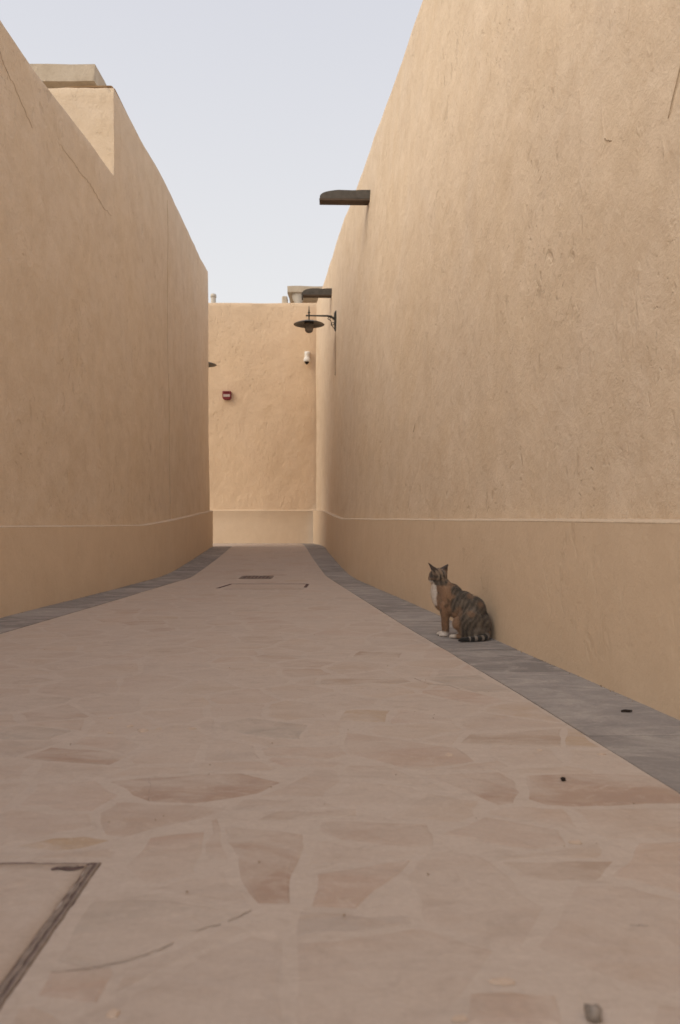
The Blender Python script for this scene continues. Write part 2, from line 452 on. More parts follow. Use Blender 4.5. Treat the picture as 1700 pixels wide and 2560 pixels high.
crack('crack', left_wall, left_surface, [(6.40, 3.67), (6.62, 3.64), (6.82, 3.615), (7.0, 3.615), (7.2, 3.58), (7.42, 3.535), (7.62, 3.56)], 0.0042, M_crack, 1)
crack('crack', left_wall, left_surface, [(5.42, 3.86), (5.52, 3.78), (5.62, 3.74), (5.78, 3.62), (5.9, 3.55)], 0.003, M_crack, 1)
for pts, wd, m in (([(2.76, 2.32), (2.80, 2.20), (2.84, 2.08)], 0.004, M_crack), ([(2.755, 2.30), (2.79, 2.20), (2.83, 2.09)], 0.004, M_lip),
                   ([(6.4, 1.42), (6.44, 1.36)], 0.008, M_crack),
                   ([(3.26, 2.20), (3.29, 2.22), (3.32, 2.235)], 0.008, M_lip)):
    crack('gouge', right_wall, right_surface, pts, wd*0.55, m, -1, 0.005)

# ---- end wall
end_wall = empty('plaster_wall', (-1.5, YEND, 0.19), 'flat sand plaster wall closing the far end of the alley', 'wall')
def end_z(x): return 5.02+0.012*noise.noise(Vector((x*1.5, 2, 0)))
bm = bmesh.new(); grid = []
zs = [0.81+(4.995-0.81)*k/60 for k in range(61)]
for i in range(71):
    x = -5.0+5.2*i/70; col = []
    for z in zs:
        e = 0.022*noise.noise(Vector((x*1.1, 7, z*0.9)))+0.009*noise.noise(Vector((x*3.5, 5, z*3)))
        col.append(bm.verts.new((x, YEND+0.03+e, z)))
    zt = end_z(x); e0 = col[-1].co.y
    col.append(bm.verts.new((x, e0+0.012, zt-0.008))); col.append(bm.verts.new((x, e0+0.04, zt))); col.append(bm.verts.new((x, e0+0.45, zt)))
    col.append(bm.verts.new((x, e0+0.46, 3.5)))
    grid.append(col)
for A, B in zip(grid, grid[1:]):
    for k in range(len(A)-1): bm.faces.new((A[k], B[k], B[k+1], A[k+1]))
o = obj('wall_face', bm, M_end, end_wall, True); sharp_by_angle(o)
bm = bmesh.new(); grid = []
for i in range(71):
    x = -5.0+5.2*i/70
    col = [bm.verts.new((x, YEND+e+0.004*noise.noise(Vector((x*3, z*3, 1))), z)) for e, z in
           ((0, 0.0), (0, 0.3), (0, 0.55), (0, 0.822), (-0.003, 0.828), (0.008, 0.84), (0.025, 0.848), (0.045, 0.853), (0.2, 0.855))]
    grid.append(col)
for A, B in zip(grid, grid[1:]):
    for k in range(len(A)-1): bm.faces.new((A[k], B[k], B[k+1], A[k+1]))
o = obj('plinth', bm, M_plinth, end_wall, True); sharp_by_angle(o)
bm = bmesh.new(); box(bm, -5.0, 1.2, YEND+0.47, YEND+7, 4.6, 4.75); obj('roof', bm, M_roofcap, end_wall)

# ---- things on the roofs
cab = empty('roof_cabin', (-3.6, 9.6, 4.72), 'flat capped rooftop block rising behind the step of the left wall', 'rooftop block')
CX = -2.62
bm = bmesh.new(); box(bm, -5.0, CX-0.10, 8.79, 11.6, 4.725, 5.30); obj('wall_face', bm, M_wall, cab)
def cap_slab(name, parent, x0, x1, y0, y1, z0, z1, m):
    bm = bmesh.new(); box(bm, x0, x1, y0, y1, z0, z1)
    bmesh.ops.subdivide_edges(bm, edges=bm.edges, cuts=9, use_grid_fill=True)
    for v in bm.verts:
        p = v.co; v.co += Vector((noise.noise(p*3.1), noise.noise(p*3.1+Vector((7, 0, 0))), noise.noise(p*2.3+Vector((0, 9, 0)))))*0.014
    o = obj(name, bm, m, parent, True); sharp_by_angle(o, 50); return o
cap_slab('cap', cab, -5.2, CX, 8.52, 11.8, 5.335, 5.52, M_roofcap)
bm = bmesh.new(); box(bm, CX-0.085, CX-0.015, 8.6, 11.7, 4.725, 5.333); obj('side_pier', bm, M_roofcap, cab)
tube_b = bmesh.new(); tube(tube_b, [(CX-0.22, 8.70, 4.8), (CX-0.23, 8.70, 5.12), (CX-0.20, 8.70, 5.19), (CX-0.25, 8.72, 5.30)], 0.012)
obj('cable', tube_b, M_black, cab)

pav = empty('roof_canopy', (-0.9, 18.2, 4.75), 'pale flat canopy on pillars above the far end wall, right side', 'canopy')
cap_slab('canopy_slab', pav, -1.19, 0.3, 18.0, 19.2, 5.79, 5.925, M_roofcap)
for x, r0, r1 in ((-0.955, 0.08, 0.14), (0.1, 0.08, 0.14)):
    bm = bmesh.new(); lathe(bm, [(r0, 4.75), (r0, 5.46), (r0*1.1, 5.60), (r1, 5.73), (r1, 5.795)], (x, 18.2, 0)); obj('pillar', bm, M_pipe, pav, True)
bm = bmesh.new(); box(bm, -1.165, 0.3, 18.8, 19.0, 4.75, 5.798); obj('back_wall', bm, M_end, pav)
blk = bmesh.new(); box(blk, -1.315, -1.19, 18.0, 18.25, 4.75, 5.71, 0.03)
tag(obj('roof_post', blk, M_roofcap, loc=(-1.25, 18.1, 4.75)), 'small pale post on the far roof left of the canopy', 'post')
vp = empty('vent_pipe', (-2.76, 17.4, 4.75), 'short pale vent pipe peeking above the far wall at left', 'pipe')
bm = bmesh.new(); lathe(bm, [(0.055, 4.75), (0.055, 5.50)], (-2.765, 17.4, 0), 18); obj('pipe', bm, M_pipe, vp, True)
bm = bmesh.new(); lathe(bm, [(0.0, 5.50), (0.064, 5.50), (0.064, 5.56), (0.045, 5.58), (0, 5.582)], (-2.765, 17.4, 0), 18); obj('cap', bm, M_pipe, vp, True)

# ------------------------------------------------------------------ paving
pavement = empty('pavement', (0, 0, 0), kind='structure')
bm = bmesh.new(); rows = []
ny = 130
for j in range(ny+1):
    y = -3.0+(YEND+0.1+3.0)*j/ny
    xl = interp(LEFT, y)-0.05 if y < LEFT_END-0.1 else -4.5
    xr = interp(RIGHT, y)+0.05 if y < 14.4 else -0.2
    rows.append([bm.verts.new((xl+(xr-xl)*i/12, y, ground_z(y))) for i in range(13)])
for A, B in zip(rows, rows[1:]):
    for k in range(12): bm.faces.new((A[k], A[k+1], B[k+1], B[k]))
obj('mortar_bed', bm, M_mortar, pavement, True)

# polygons of the stones that stand out, on the floor plane (x, y) in metres, with their base colour
RED, ORG, GRY, BRN = (0.385, 0.270, 0.212), (0.450, 0.330, 0.222), (0.405, 0.358, 0.318), (0.385, 0.290, 0.228)
PNK = (0.470, 0.358, 0.298)
HAND = [
    ([(-0.875, 2.174), (-0.829, 2.27), (-0.703, 2.254), (-0.581, 2.189), (-0.608, 2.107), (-0.724, 2.127)], RED),
    ([(-0.575, 1.974), (-0.508, 2.0), (-0.369, 2.031), (-0.248, 2.044), (-0.142, 1.969), (-0.191, 1.886), (-0.331, 1.818), (-0.444, 1.833)], RED),
    ([(-0.39, 2.547), (-0.302, 2.612), (-0.099, 2.519), (-0.116, 2.348), (-0.228, 2.385), (-0.368, 2.45)], GRY),
    ([(-1.083, 2.437), (-1.01, 2.519), (-0.82, 2.45), (-0.854, 2.348), (-1.049, 2.36)], GRY),
    ([(-0.184, 1.721), (-0.144, 1.775), (0.041, 1.789), (0.04, 1.747), (-0.09, 1.721)], BRN),
    ([(-0.246, 1.682), (-0.075, 1.647), (-0.068, 1.576), (-0.084, 1.345), (-0.138, 1.345), (-0.184, 1.443)], RED),
    ([(-0.043, 1.711), (0.009, 1.718), (0.192, 1.7), (0.19, 1.58), (0.146, 1.576), (0.0, 1.615), (-0.05, 1.667)], RED),
    ([(0.189, 2.031), (0.41, 2.053), (0.437, 1.986), (0.433, 1.894), (0.4, 1.818), (0.36, 1.803), (0.305, 1.91)], RED),
    ([(0.468, 2.022), (0.781, 2.031), (0.846, 1.952), (0.793, 1.818), (0.526, 1.8), (0.466, 1.811), (0.433, 1.848)], RED),
    ([(0.345, 2.312), (0.392, 2.416), (0.697, 2.485), (0.637, 2.27), (0.503, 2.289)], BRN),
    ([(0.707, 2.483), (0.731, 2.477), (0.747, 2.266), (0.645, 2.266)], ORG),
    ([(-0.005, 2.576), (0.018, 2.726), (0.175, 2.716), (0.149, 2.547)], ORG),
    ([(-0.081, 3.243), (0.265, 3.253), (0.288, 3.197), (0.22, 3.144), (-0.079, 3.131)], BRN),
    ([(0.314, 3.267), (0.581, 3.34), (0.596, 3.267), (0.659, 2.994), (0.512, 2.994), (0.489, 3.067)], GRY),
    ([(0.207, 1.646), (0.316, 1.746), (0.461, 1.667), (0.456, 1.591), (0.378, 1.566), (0.312, 1.591)], PNK),
    ([(-0.65, 1.582), (-0.585, 1.63), (-0.52, 1.636), (-0.461, 1.614), (-0.508, 1.571), (-0.559, 1.558)], ORG),
    ([(-0.05, 1.332), (-0.044, 1.46), (0.0, 1.463), (0.083, 1.494), (0.137, 1.52), (0.053, 1.412), (0.027, 1.325)], PNK),
    ([(0.323, 1.447), (0.303, 1.511), (0.429, 1.502), (0.524, 1.516), (0.467, 1.43), (0.389, 1.427)], BRN),
    ([(0.052, 3.745), (0.094, 3.934), (0.306, 3.887), (0.283, 3.738)], BRN),
    ([(-0.419, 1.168), (-0.429, 1.274), (-0.427, 1.365), (-0.285, 1.365), (-0.15, 1.319), (-0.255, 1.221), (-0.308, 1.168), (-0.371, 1.148)], GRY),
    ([(0.176, 1.095), (0.24, 1.1), (0.296, 1.088), (0.29, 1.023), (0.156, 1.023)], PNK),
    ([(-0.42, 1.145), (-0.332, 1.162), (-0.319, 1.14), (-0.325, 1.068), (-0.418, 1.083)], PNK),
    ([(-0.39, 1.63), (-0.28, 1.664), (-0.264, 1.546), (-0.266, 1.461), (-0.341, 1.409), (-0.408, 1.488)], PNK),
    ([(0.46, 4.062), (0.619, 4.025), (0.637, 3.853), (0.508, 3.726), (0.38, 3.738)], PNK),
    ([(-1.416, 3.315), (-1.207, 3.267), (-1.152, 3.22), (-1.225, 3.144), (-1.379, 3.144)], BRN),
    ([(-0.575, 4.42), (-0.322, 4.446), (-0.301, 4.335), (-0.531, 4.278)], BRN),
    ([(-1.118, 3.726), (-1.032, 3.887), (-0.919, 3.789), (-0.973, 3.665)], PNK),
    ([(-0.229, 2.266), (-0.001, 2.289), (0.025, 2.199), (-0.038, 2.157), (-0.209, 2.189)], PNK),
    ([(0.016, 2.437), (0.162, 2.312), (0.335, 2.266), (0.365, 2.137), (0.186, 2.059), (0.008, 2.221)], PNK),
]
def area(p): return 0.5*abs(sum(a[0]*b[1]-b[0]*a[1] for a, b in zip(p, p[1:]+p[:1])))
def cent(p): return (sum(a[0] for a in p)/len(p), sum(a[1] for a in p)/len(p))
def clip(poly, px, py, nx_, ny_):
    """keep the side where (q-p).n <= 0"""
    out = []
    for a, b in zip(poly, poly[1:]+poly[:1]):
        da = (a[0]-px)*nx_+(a[1]-py)*ny_; db = (b[0]-px)*nx_+(b[1]-py)*ny_
        if da <= 0: out.append(a)
        if (da < 0 < db) or (db < 0 < da):
            t = da/(da-db); out.append((a[0]+(b[0]-a[0])*t, a[1]+(b[1]-a[1])*t))
    return out
def ccw(p):
    return p if sum(a[0]*b[1]-b[0]*a[1] for a, b in zip(p, p[1:]+p[:1])) > 0 else p[::-1]
def overlap(c, h):
    q = c
    h = ccw(h)
    for a, b in zip(h, h[1:]+h[:1]):
        ex, ey = b[0]-a[0], b[1]-a[1]; q = clip(q, a[0], a[1], ey, -ex)
        if len(q) < 3: return 0
    return area(q)
def carve(c, h, gap=0.008):
    h = ccw(h); best, ba = [], 0
    for a, b in zip(h, h[1:]+h[:1]):
        ex, ey = b[0]-a[0], b[1]-a[1]; L = math.hypot(ex, ey)
        if L < 1e-6: continue
        nx_, ny_ = -ey/L, ex/L                       # inward
        q = clip(c, a[0]-nx_*gap, a[1]-ny_*gap, nx_, ny_)
        if len(q) >= 3 and area(q) > ba: best, ba = q, area(q)
    return best

def hull(pts):
    pts = sorted(set(pts))
    def half(ps):
        h = []
        for p in ps:
            while len(h) >= 2 and (h[-1][0]-h[-2][0])*(p[1]-h[-2][1])-(h[-1][1]-h[-2][1])*(p[0]-h[-2][0]) <= 0: h.pop()
            h.append(p)
        return h
    return half(pts)[:-1]+half(pts[::-1])[:-1]
HAND = [(hull(p), c) for p, c in HAND]
COVER = [(-1.12, 0.90), (-0.438, 0.90), (-0.438, 1.518), (-1.12, 1.518)]
GRATE = [(-1.12, 8.70), (-0.75, 8.70), (-0.75, 9.12), (-1.12, 9.12)]
FCOV = [(-1.17, 7.42), (-0.31, 7.42), (-0.31, 8.03), (-1.17, 8.03)]

rnd = random.Random(5)
seeds = []
tries = 0
while tries < 26000:
    tries += 1
    y = rnd.uniform(-2.6, YEND-0.35)
    x0, x1 = interp(L_BAND, min(y, 14.2)), interp(R_BAND, y)
    x = rnd.uniform(x0-0.1, x1+0.1)
    dmin = 0.155+0.11*(0.5+noise.noise(Vector((x*1.7, y*1.7, 3))))
    if all((x-a)**2+((y-b)*1.25)**2 > dmin*dmin for a, b in seeds): seeds.append((x, y))
cells = []
for i, (x, y) in enumerate(seeds):
    x0, x1 = interp(L_BAND, min(y, 14.2)), interp(R_BAND, y)
    c = [(x-0.5, y-0.5), (x+0.5, y-0.5), (x+0.5, y+0.5), (x-0.5, y+0.5)]
    nb = sorted(((a-x)**2+(b-y)**2, a, b) for j, (a, b) in enumerate(seeds) if j != i and abs(a-x) < 0.9 and abs(b-y) < 0.9)
    for d2, a, b in nb[:24]:
        d = math.sqrt(d2); c = clip(c, (x+a)/2-(a-x)/d*0.0035, (y+b)/2-(b-y)/d*0.0035, (a-x)/d, (b-y)/d)
        if len(c) < 3: break
    for tabl, sg in ((L_BAND, -1), (R_BAND, 1)):
        if len(c) < 3: break
        ya, yb = y-0.3, y+0.3; xa, xb = interp(tabl, min(ya, 14.2) if sg < 0 else ya)-sg*0.004, interp(tabl, min(yb, 14.2) if sg < 0 else yb)-sg*0.004
        ex, ey = xb-xa, yb-ya; L = math.hypot(ex, ey); c = clip(c, xa, ya, sg*ey/L, -sg*ex/L)
    if len(c) >= 3: c = clip(c, 0, YEND-0.385, 0, 1)
    for h in [hh[0] for hh in HAND]+[COVER, GRATE, FCOV]:
        if len(c) >= 3 and overlap(c, h) > 1e-5: c = carve(c, h)
    if len(c) >= 3 and area(c) > 0.004: cells.append(c)

def stone_rings(p, rr, edge=0.012, h=0.0028):
    q = []
    for a, b in zip(p, p[1:]+p[:1]):
        L = math.hypot(b[0]-a[0], b[1]-a[1])
        if L < 0.012: continue
        n = 3 if L > 0.16 else (2 if L > 0.07 else 1)
        for k in range(n):
            t = k/n; j = 0 if k == 0 else 0.05*L
            q.append((a[0]+(b[0]-a[0])*t+rr.uniform(-j, j)*(b[1]-a[1])/L, a[1]+(b[1]-a[1])*t-rr.uniform(-j, j)*(b[0]-a[0])/L))
    if len(q) < 3: return None
    cx, cy = cent(q); out, inn = [], []
    tx, ty = rr.uniform(-0.001, 0.001), rr.uniform(-0.001, 0.001); hh = h*rr.uniform(0.7, 1.3)
    for a in q:
        d = math.hypot(a[0]-cx, a[1]-cy); s = max(0.35, 1-edge*rr.uniform(0.7, 1.6)/max(d, 0.02))
        out.append((a[0], a[1], ground_z(a[1])-0.0008))
        x, y = cx+(a[0]-cx)*s, cy+(a[1]-cy)*s
        inn.append((x, y, ground_z(y)+hh+tx*(x-cx)*3+ty*(y-cy)*3))
    return out, inn
def add_stone(bm, out, inn):
    A = [bm.verts.new(v) for v in out]; B = [bm.verts.new(v) for v in inn]; n = len(A); fs = []
    for k in range(n): fs.append(bm.faces.new((A[k], A[(k+1) % n], B[(k+1) % n], B[k])))
    fs.append(bm.faces.new(B)); return fs
PAL = [(0.508, 0.418, 0.358), (0.512, 0.424, 0.368), (0.495, 0.412, 0.360), (0.505, 0.402, 0.338), (0.480, 0.410, 0.365), (0.522, 0.428, 0.360), (0.495, 0.385, 0.328)]
def in_view(c, marg=0.06): return any(abs(a[0]) < 0.4270*max(a[1], 0)+marg and a[1] > 0.9 for a in c)
mass = bmesh.new(); lay = mass.loops.layers.float_color.new('stone_colour'); nobj = 0
for c, col in [(p, k) for p, k in HAND]+[(c, None) for c in sorted(cells, key=lambda c: cent(c)[1])]:
    rr = random.Random(int(cent(c)[0]*1000)*31+int(cent(c)[1]*1000))
    rings = stone_rings(c, rr, 0.020 if col is None else 0.014, 0.0008 if col is None else 0.0016)
    if not rings: continue
    if col is None:
        k = rr.choice(PAL); v = rr.uniform(0.96, 1.04); colr = tuple(x*v for x in k)
        if rr.random() < 0.10: colr = tuple(0.55*a+0.45*b for a, b in zip(colr, rr.choice((RED, ORG, GRY, RED))))
    else: colr = col
    cx, cy = cent(c)
    if in_view(c) and cy < 9.0 and nobj < 300:
        b2 = bmesh.new(); add_stone(b2, *rings)
        s = obj('flagstone', b2, M_stone, pavement, loc=(cx, cy, ground_z(cy)))
        s.color = (*colr, 1); nobj += 1
    else:
        for f in add_stone(mass, *rings):
            for lp_ in f.loops: lp_[lay] = (*colr, 1)
tag(obj('far_flagstones', mass, M_mass, pavement), kind='stuff')
print('flagstones', nobj, 'of', len(cells))

# grey slab strips along both walls and the pale strip at the far end
def strip(name, inner, outer, y0, y1, sg, rs):
    st = empty(name, (0, 0, 0), kind='structure'); y = y0; rr = random.Random(rs)
    while y < y1-0.05:
        L = rr.uniform(0.34, 0.62); ye = min(y+L, y1); n = max(2, int((ye-y)/0.2))
        b2 = bmesh.new(); T, B = [], []; g = 0.0007; hz_ = 0.0035*rr.uniform(0.7, 1.3)
        sk = rr.uniform(-0.02, 0.02)
        for k in range(n+1):
            yy = y+g+(ye-y-2*g)*k/n
            xi = interp(inner, yy)-sg*0.0; xo = interp(outer, yy)+sg*0.03
            for lst, h in ((T, hz_), (B, -0.004)):
                lst.append([b2.verts.new((xi+(xo-xi)*f, yy+sk*f, ground_z(yy)+h)) for f in (0, 0.5, 1)])
        for a, c in zip(T, T[1:]):
            for k in range(2): b2.faces.new((a[k], a[k+1], c[k+1], c[k]))
        ring_t = [r[0] for r in T]; ring_b = [r[0] for r in B]
        for k in range(n): b2.faces.new((ring_t[k], ring_t[k+1], ring_b[k+1], ring_b[k]))
        for e in (0, -1):
            for k in range(2): b2.faces.new((T[e][k], T[e][k+1], B[e][k+1], B[e][k]))
        for r in B[1:-1]:
            b2.verts.remove(r[1]); b2.verts.remove(r[2])
        v = rr.uniform(0.80, 1.16)
        s = obj('slab', b2, M_grey, st, loc=((interp(inner, y)+interp(outer, y))/2, y, ground_z(y)))
        s.color = (0.285*v, 0.264*v, 0.256*v, 1); y = ye
    return st
RB_OUT = RIGHT+[(15.3, -0.40), (15.84, -0.51)]
strip('grey_paving_strip', R_BAND+[(15.95, -0.77)], RB_OUT, -1.0, 15.93, 1, 3)
strip('grey_paving_strip', L_BAND, LEFT, -1.0, 14.2, -1, 8)
fs_ = empty('pale_paving_strip', (0, 0, 0), kind='structure')
for k in range(7):
    b2 = bmesh.new(); x = -4.0+0.48*k; box(b2, x, min(x+0.476, -0.775), 15.62, YEND, 0.08, 0.1735)
    s = obj('slab', b2, M_grey, fs_); s.color = (0.53, 0.44, 0.38, 1)

# ---- near access cover
cov = empty('access_cover', (-0.78, 1.19, 0), 'stone filled access cover with dark frame at the lower left', 'access cover')
X0, X1, Y0, Y1 = -1.11, -0.449, 0.87, 1.506
def rough_strip(name, parent, a, b, wid, z, m, jit, rs, thick=0.004, seg=40):
    """long strip with ragged sides from a to b"""
    rr = random.Random(rs); a, b = Vector(a), Vector(b); d = (b-a); L = d.length; d.normalize(); n = Vector((-d.y, d.x)); b2 = bmesh.new(); prev = None
    for i in range(seg+1):
        p = a+d*L*i/seg; w0, w1 = wid/2+rr.uniform(-jit, jit), wid/2+rr.uniform(-jit, jit)
        zz = ground_z(p.y)+z
        row = [b2.verts.new((p.x-n.x*(w0+0.002), p.y-n.y*(w0+0.002), zz-thick)), b2.verts.new((p.x-n.x*w0, p.y-n.y*w0, zz)),
               b2.verts.new((p.x, p.y, zz+rr.uniform(-0.0008, 0.0008))),
               b2.verts.new((p.x+n.x*w1, p.y+n.y*w1, zz)), b2.verts.new((p.x+n.x*(w1+0.002), p.y+n.y*(w1+0.002), zz-thick))]
        if prev:
            for k in range(4): b2.faces.new((prev[k], prev[k+1], row[k+1], row[k]))
        prev = row
    return obj(name, b2, m, parent)
rough_strip('frame_gap', cov, (X1-0.013, Y0), (X1-0.013, Y1), 0.020, 0.0012, M_dirt_shade, 0.0022, 1)
rough_strip('frame_gap', cov, (X0, Y1-0.005), (X1-0.002, Y1-0.005), 0.0075, 0.0014, M_dirt_shade, 0.0016, 2)
rough_strip('frame', cov, (X1-0.006, Y0), (X1-0.006, Y1-0.004), 0.005, 0.0036, M_steel, 0.0010, 3)
rough_strip('frame', cov, (X1-0.017, Y0), (X1-0.017, Y1-0.010), 0.008, 0.0030, M_steel, 0.0022, 4)
b2 = bmesh.new(); nxx, nyy = 20, 20; gr = []
for i in range(nxx+1):
    gr.append([])
    for j in range(nyy+1):
        x = X0+(X1-0.025-X0)*i/nxx; y = Y0+(Y1-0.0125-Y0)*j/nyy
        if i == nxx: x += 0.004*noise.noise(Vector((1, y*22, 0)))
        gr[i].append(b2.verts.new((x, y, 0.0042+0.0014*noise.noise(Vector((x*9, y*9, 2))))))
for i in range(nxx):
    for j in range(nyy): b2.faces.new((gr[i][j], gr[i+1][j], gr[i+1][j+1], gr[i][j+1]))
r_ = bmesh.ops.extrude_edge_only(b2, edges=[e for e in b2.edges if len(e.link_faces) == 1])
for v in [v for v in r_['geom'] if isinstance(v, bmesh.types.BMVert)]: v.co.z = -0.002
o = obj('infill', b2, M_stone, cov, True); o.color = (0.50, 0.412, 0.355, 1)
b2 = bmesh.new(); add_stone(b2, [(x, y, 0.003) for x, y in ((-0.74, 1.36), (-0.66, 1.34), (-0.545, 1.42), (-0.60, 1.45), (-0.72, 1.43))],
                            [(x, y, 0.0068) for x, y in ((-0.73, 1.366), (-0.66, 1.35), (-0.557, 1.422), (-0.60, 1.442), (-0.715, 1.423))])
o = obj('flagstone', b2, M_stone, cov); o.color = (0.40, 0.29, 0.24, 1)
slot = bmesh.new()
for s_ in (0,):
    pts = [(-0.532+0.056*t, 1.468+0.012*t+0.0045*math.sin(t*6.28), 0.0055) for t in [k/14 for k in range(15)]]
    tube(slot, pts, [0.0095*(0.35+0.65*math.sin(math.pi*min(1, (k+0.7)/15.4))) for k in range(15)], 8)
for v in slot.verts: v.co.z = 0.0052+(v.co.z-0.0055)*0.12
ls = obj('lifting_slot', slot, M_dirt_shade, cov, True)  # flat dark sheet, its colour standing in for shade in the hollow
slot = bmesh.new(); tube(slot, [(-0.520+0.034*t, 1.4715+0.008*t+0.003*math.sin(t*6.28), 0.0068) for t in [k/8 for k in range(9)]], 0.0017, 6)
obj('handle_bar', slot, M_steel, ls, True)

# ---- far cover outline and drain grate
fc = empty('access_cover', (-0.74, 7.72, 0), 'stone filled cover outlined by a thin dark frame, mid alley', 'access cover')
rough_strip('frame', fc, (-1.10, 8.0), (-0.325, 8.0), 0.028, 0.0045, M_dirt_shade, 0.004, 11)
rough_strip('frame', fc, (-1.155, 7.52), (-1.095, 8.0), 0.020, 0.0044, M_dirt_shade, 0.004, 12)
rough_strip('frame', fc, (-0.335, 7.60), (-0.325, 8.0), 0.024, 0.0044, M_dirt_shade, 0.005, 13)
b2 = bmesh.new(); box(b2, -1.085, -0.342, 7.43, 7.978, -0.01, 0.0040); o = obj('infill', b2, M_stone, fc); o.color = (0.50, 0.412, 0.355, 1)
gt = empty('drain_grate', (-0.935, 8.91, 0), 'small rusty slatted drain grate beyond the outlined cover', 'drain grate')
b2 = bmesh.new(); box(b2, -1.105, -0.765, 8.72, 9.10, -0.01, 0.003); obj('pit', b2, M_dirt_shade, gt)
for a, b, wd in (((-1.105, 8.72), (-0.765, 8.72), 0.018), ((-1.105, 9.10), (-0.765, 9.10), 0.018), ((-1.105, 8.72), (-1.105, 9.10), 0.018), ((-0.765, 8.72), (-0.765, 9.10), 0.018)):
    rough_strip('frame', gt, a, b, wd, 0.007, M_steel, 0.002, int(a[0]*100)+int(b[1]*10), 0.006, 12)
for k in range(8):
    x = -1.08+0.29*k/7
    rough_strip('slat', gt, (x, 8.73), (x, 9.09), 0.014, 0.0068, M_steel, 0.002, 40+k, 0.005, 10)

# hairline joints and cracks in the paving
M_hair = flat('hairline_dirt', (0.425, 0.352, 0.305), 0.95, 0, 0.5, 60)
for k, (pts, wd) in enumerate((
    ([(-0.415, 1.14), (-0.366, 1.15), (-0.326, 1.165), (-0.287, 1.188), (-0.255, 1.221)], 0.0016),
    ([(-0.235, 1.253), (-0.191, 1.277)], 0.0012),
    ([(-0.183, 1.284), (-0.163, 1.305), (-0.147, 1.323)], 0.0022),
    ([(0.465, 1.274), (0.492, 1.272)], 0.002),
    ([(-0.479, 2.0), (-0.457, 1.918), (-0.444, 1.84)], 0.0016),
    ([(0.303, 3.253), (0.347, 3.144), (0.425, 3.118), (0.459, 3.046)], 0.002),
)):
    rr = random.Random(k); P = []
    for a, b in zip(pts, pts[1:]):
        for q in range(5): P.append((a[0]+(b[0]-a[0])*q/5+rr.uniform(-1, 1)*0.0025, a[1]+(b[1]-a[1])*q/5+rr.uniform(-1, 1)*0.0025))
    P.append(pts[-1]); b2 = bmesh.new(); prev = None
    for i, (x, y) in enumerate(P):
        d = Vector((P[min(i+1, len(P)-1)][0]-P[max(i-1, 0)][0], P[min(i+1, len(P)-1)][1]-P[max(i-1, 0)][1])).normalized()
        h = wd*0.6*rr.uniform(0.1, 1.3); row = [b2.verts.new((x-d.y*h*e, y+d.x*h*e, ground_z(y)+z)) for e, z in ((-1, 0.0012), (0, 0.0024), (1, 0.0012))]
        if prev:
            for e in range(2): b2.faces.new((prev[e], prev[e+1], row[e+1], row[e]))
        prev = row
    obj('hairline_joint', b2, M_hair, pavement)

# chips set into the mortar
def lumpy(x, y, sx, sy, sz, m, name, rs, zoff=0.0, parent=None, rot=0.0, col=None):
    rr = random.Random(rs); b2 = bmesh.new(); bmesh.ops.create_icosphere(b2, subdivisions=2, radius=1)
    M = Matrix.Rotation(rot, 3, 'Z')
    for v in b2.verts:
        p = v.co*(1+0.6*noise.noise(v.co*1.6+Vector((rs*3.1, 0, 0)))); v.co = M @ Vector((p.x*sx, p.y*sy, p.z*sz))+Vector((x, y, ground_z(y)+zoff))
    return obj(name, b2, m, parent, True, loc=(x, y, ground_z(y)) if not parent else None)
for i, (x, y, sx, sy) in enumerate(((0.300, 2.193, 0.015, 0.016), (0.563, 2.240, 0.008, 0.009), (0.722, 2.2, 0.012, 0.010), (-0.605, 2.45, 0.018, 0.02),
                         (-0.66, 2.50, 0.012, 0.016), (-0.56, 2.47, 0.012, 0.012), (-0.46, 2.47, 0.014, 0.010), (0.232, 1.118, 0.022, 0.010),
                         (0.155, 1.035, 0.012, 0.008), (-0.297, 1.045, 0.010, 0.010), (0.475, 1.60, 0.015, 0.010), (-0.75, 2.6, 0.010, 0.01), (-0.70, 2.42, 0.010, 0.008))):
    rr = random.Random(i+50); b2 = bmesh.new(); n = 7
    ring = [(x+sx*rr.uniform(0.6, 1.2)*math.cos(2*math.pi*k/n), y+sy*rr.uniform(0.6, 1.2)*math.sin(2*math.pi*k/n)) for k in range(n)]
    add_stone(b2, [(a, b, 0.0005) for a, b in ring], [(x+(a-x)*0.8, y+(b-y)*0.8, 0.0030+rr.uniform(0, 0.001)) for a, b in ring])
    obj('stone_chip', b2, M_chip, pavement)

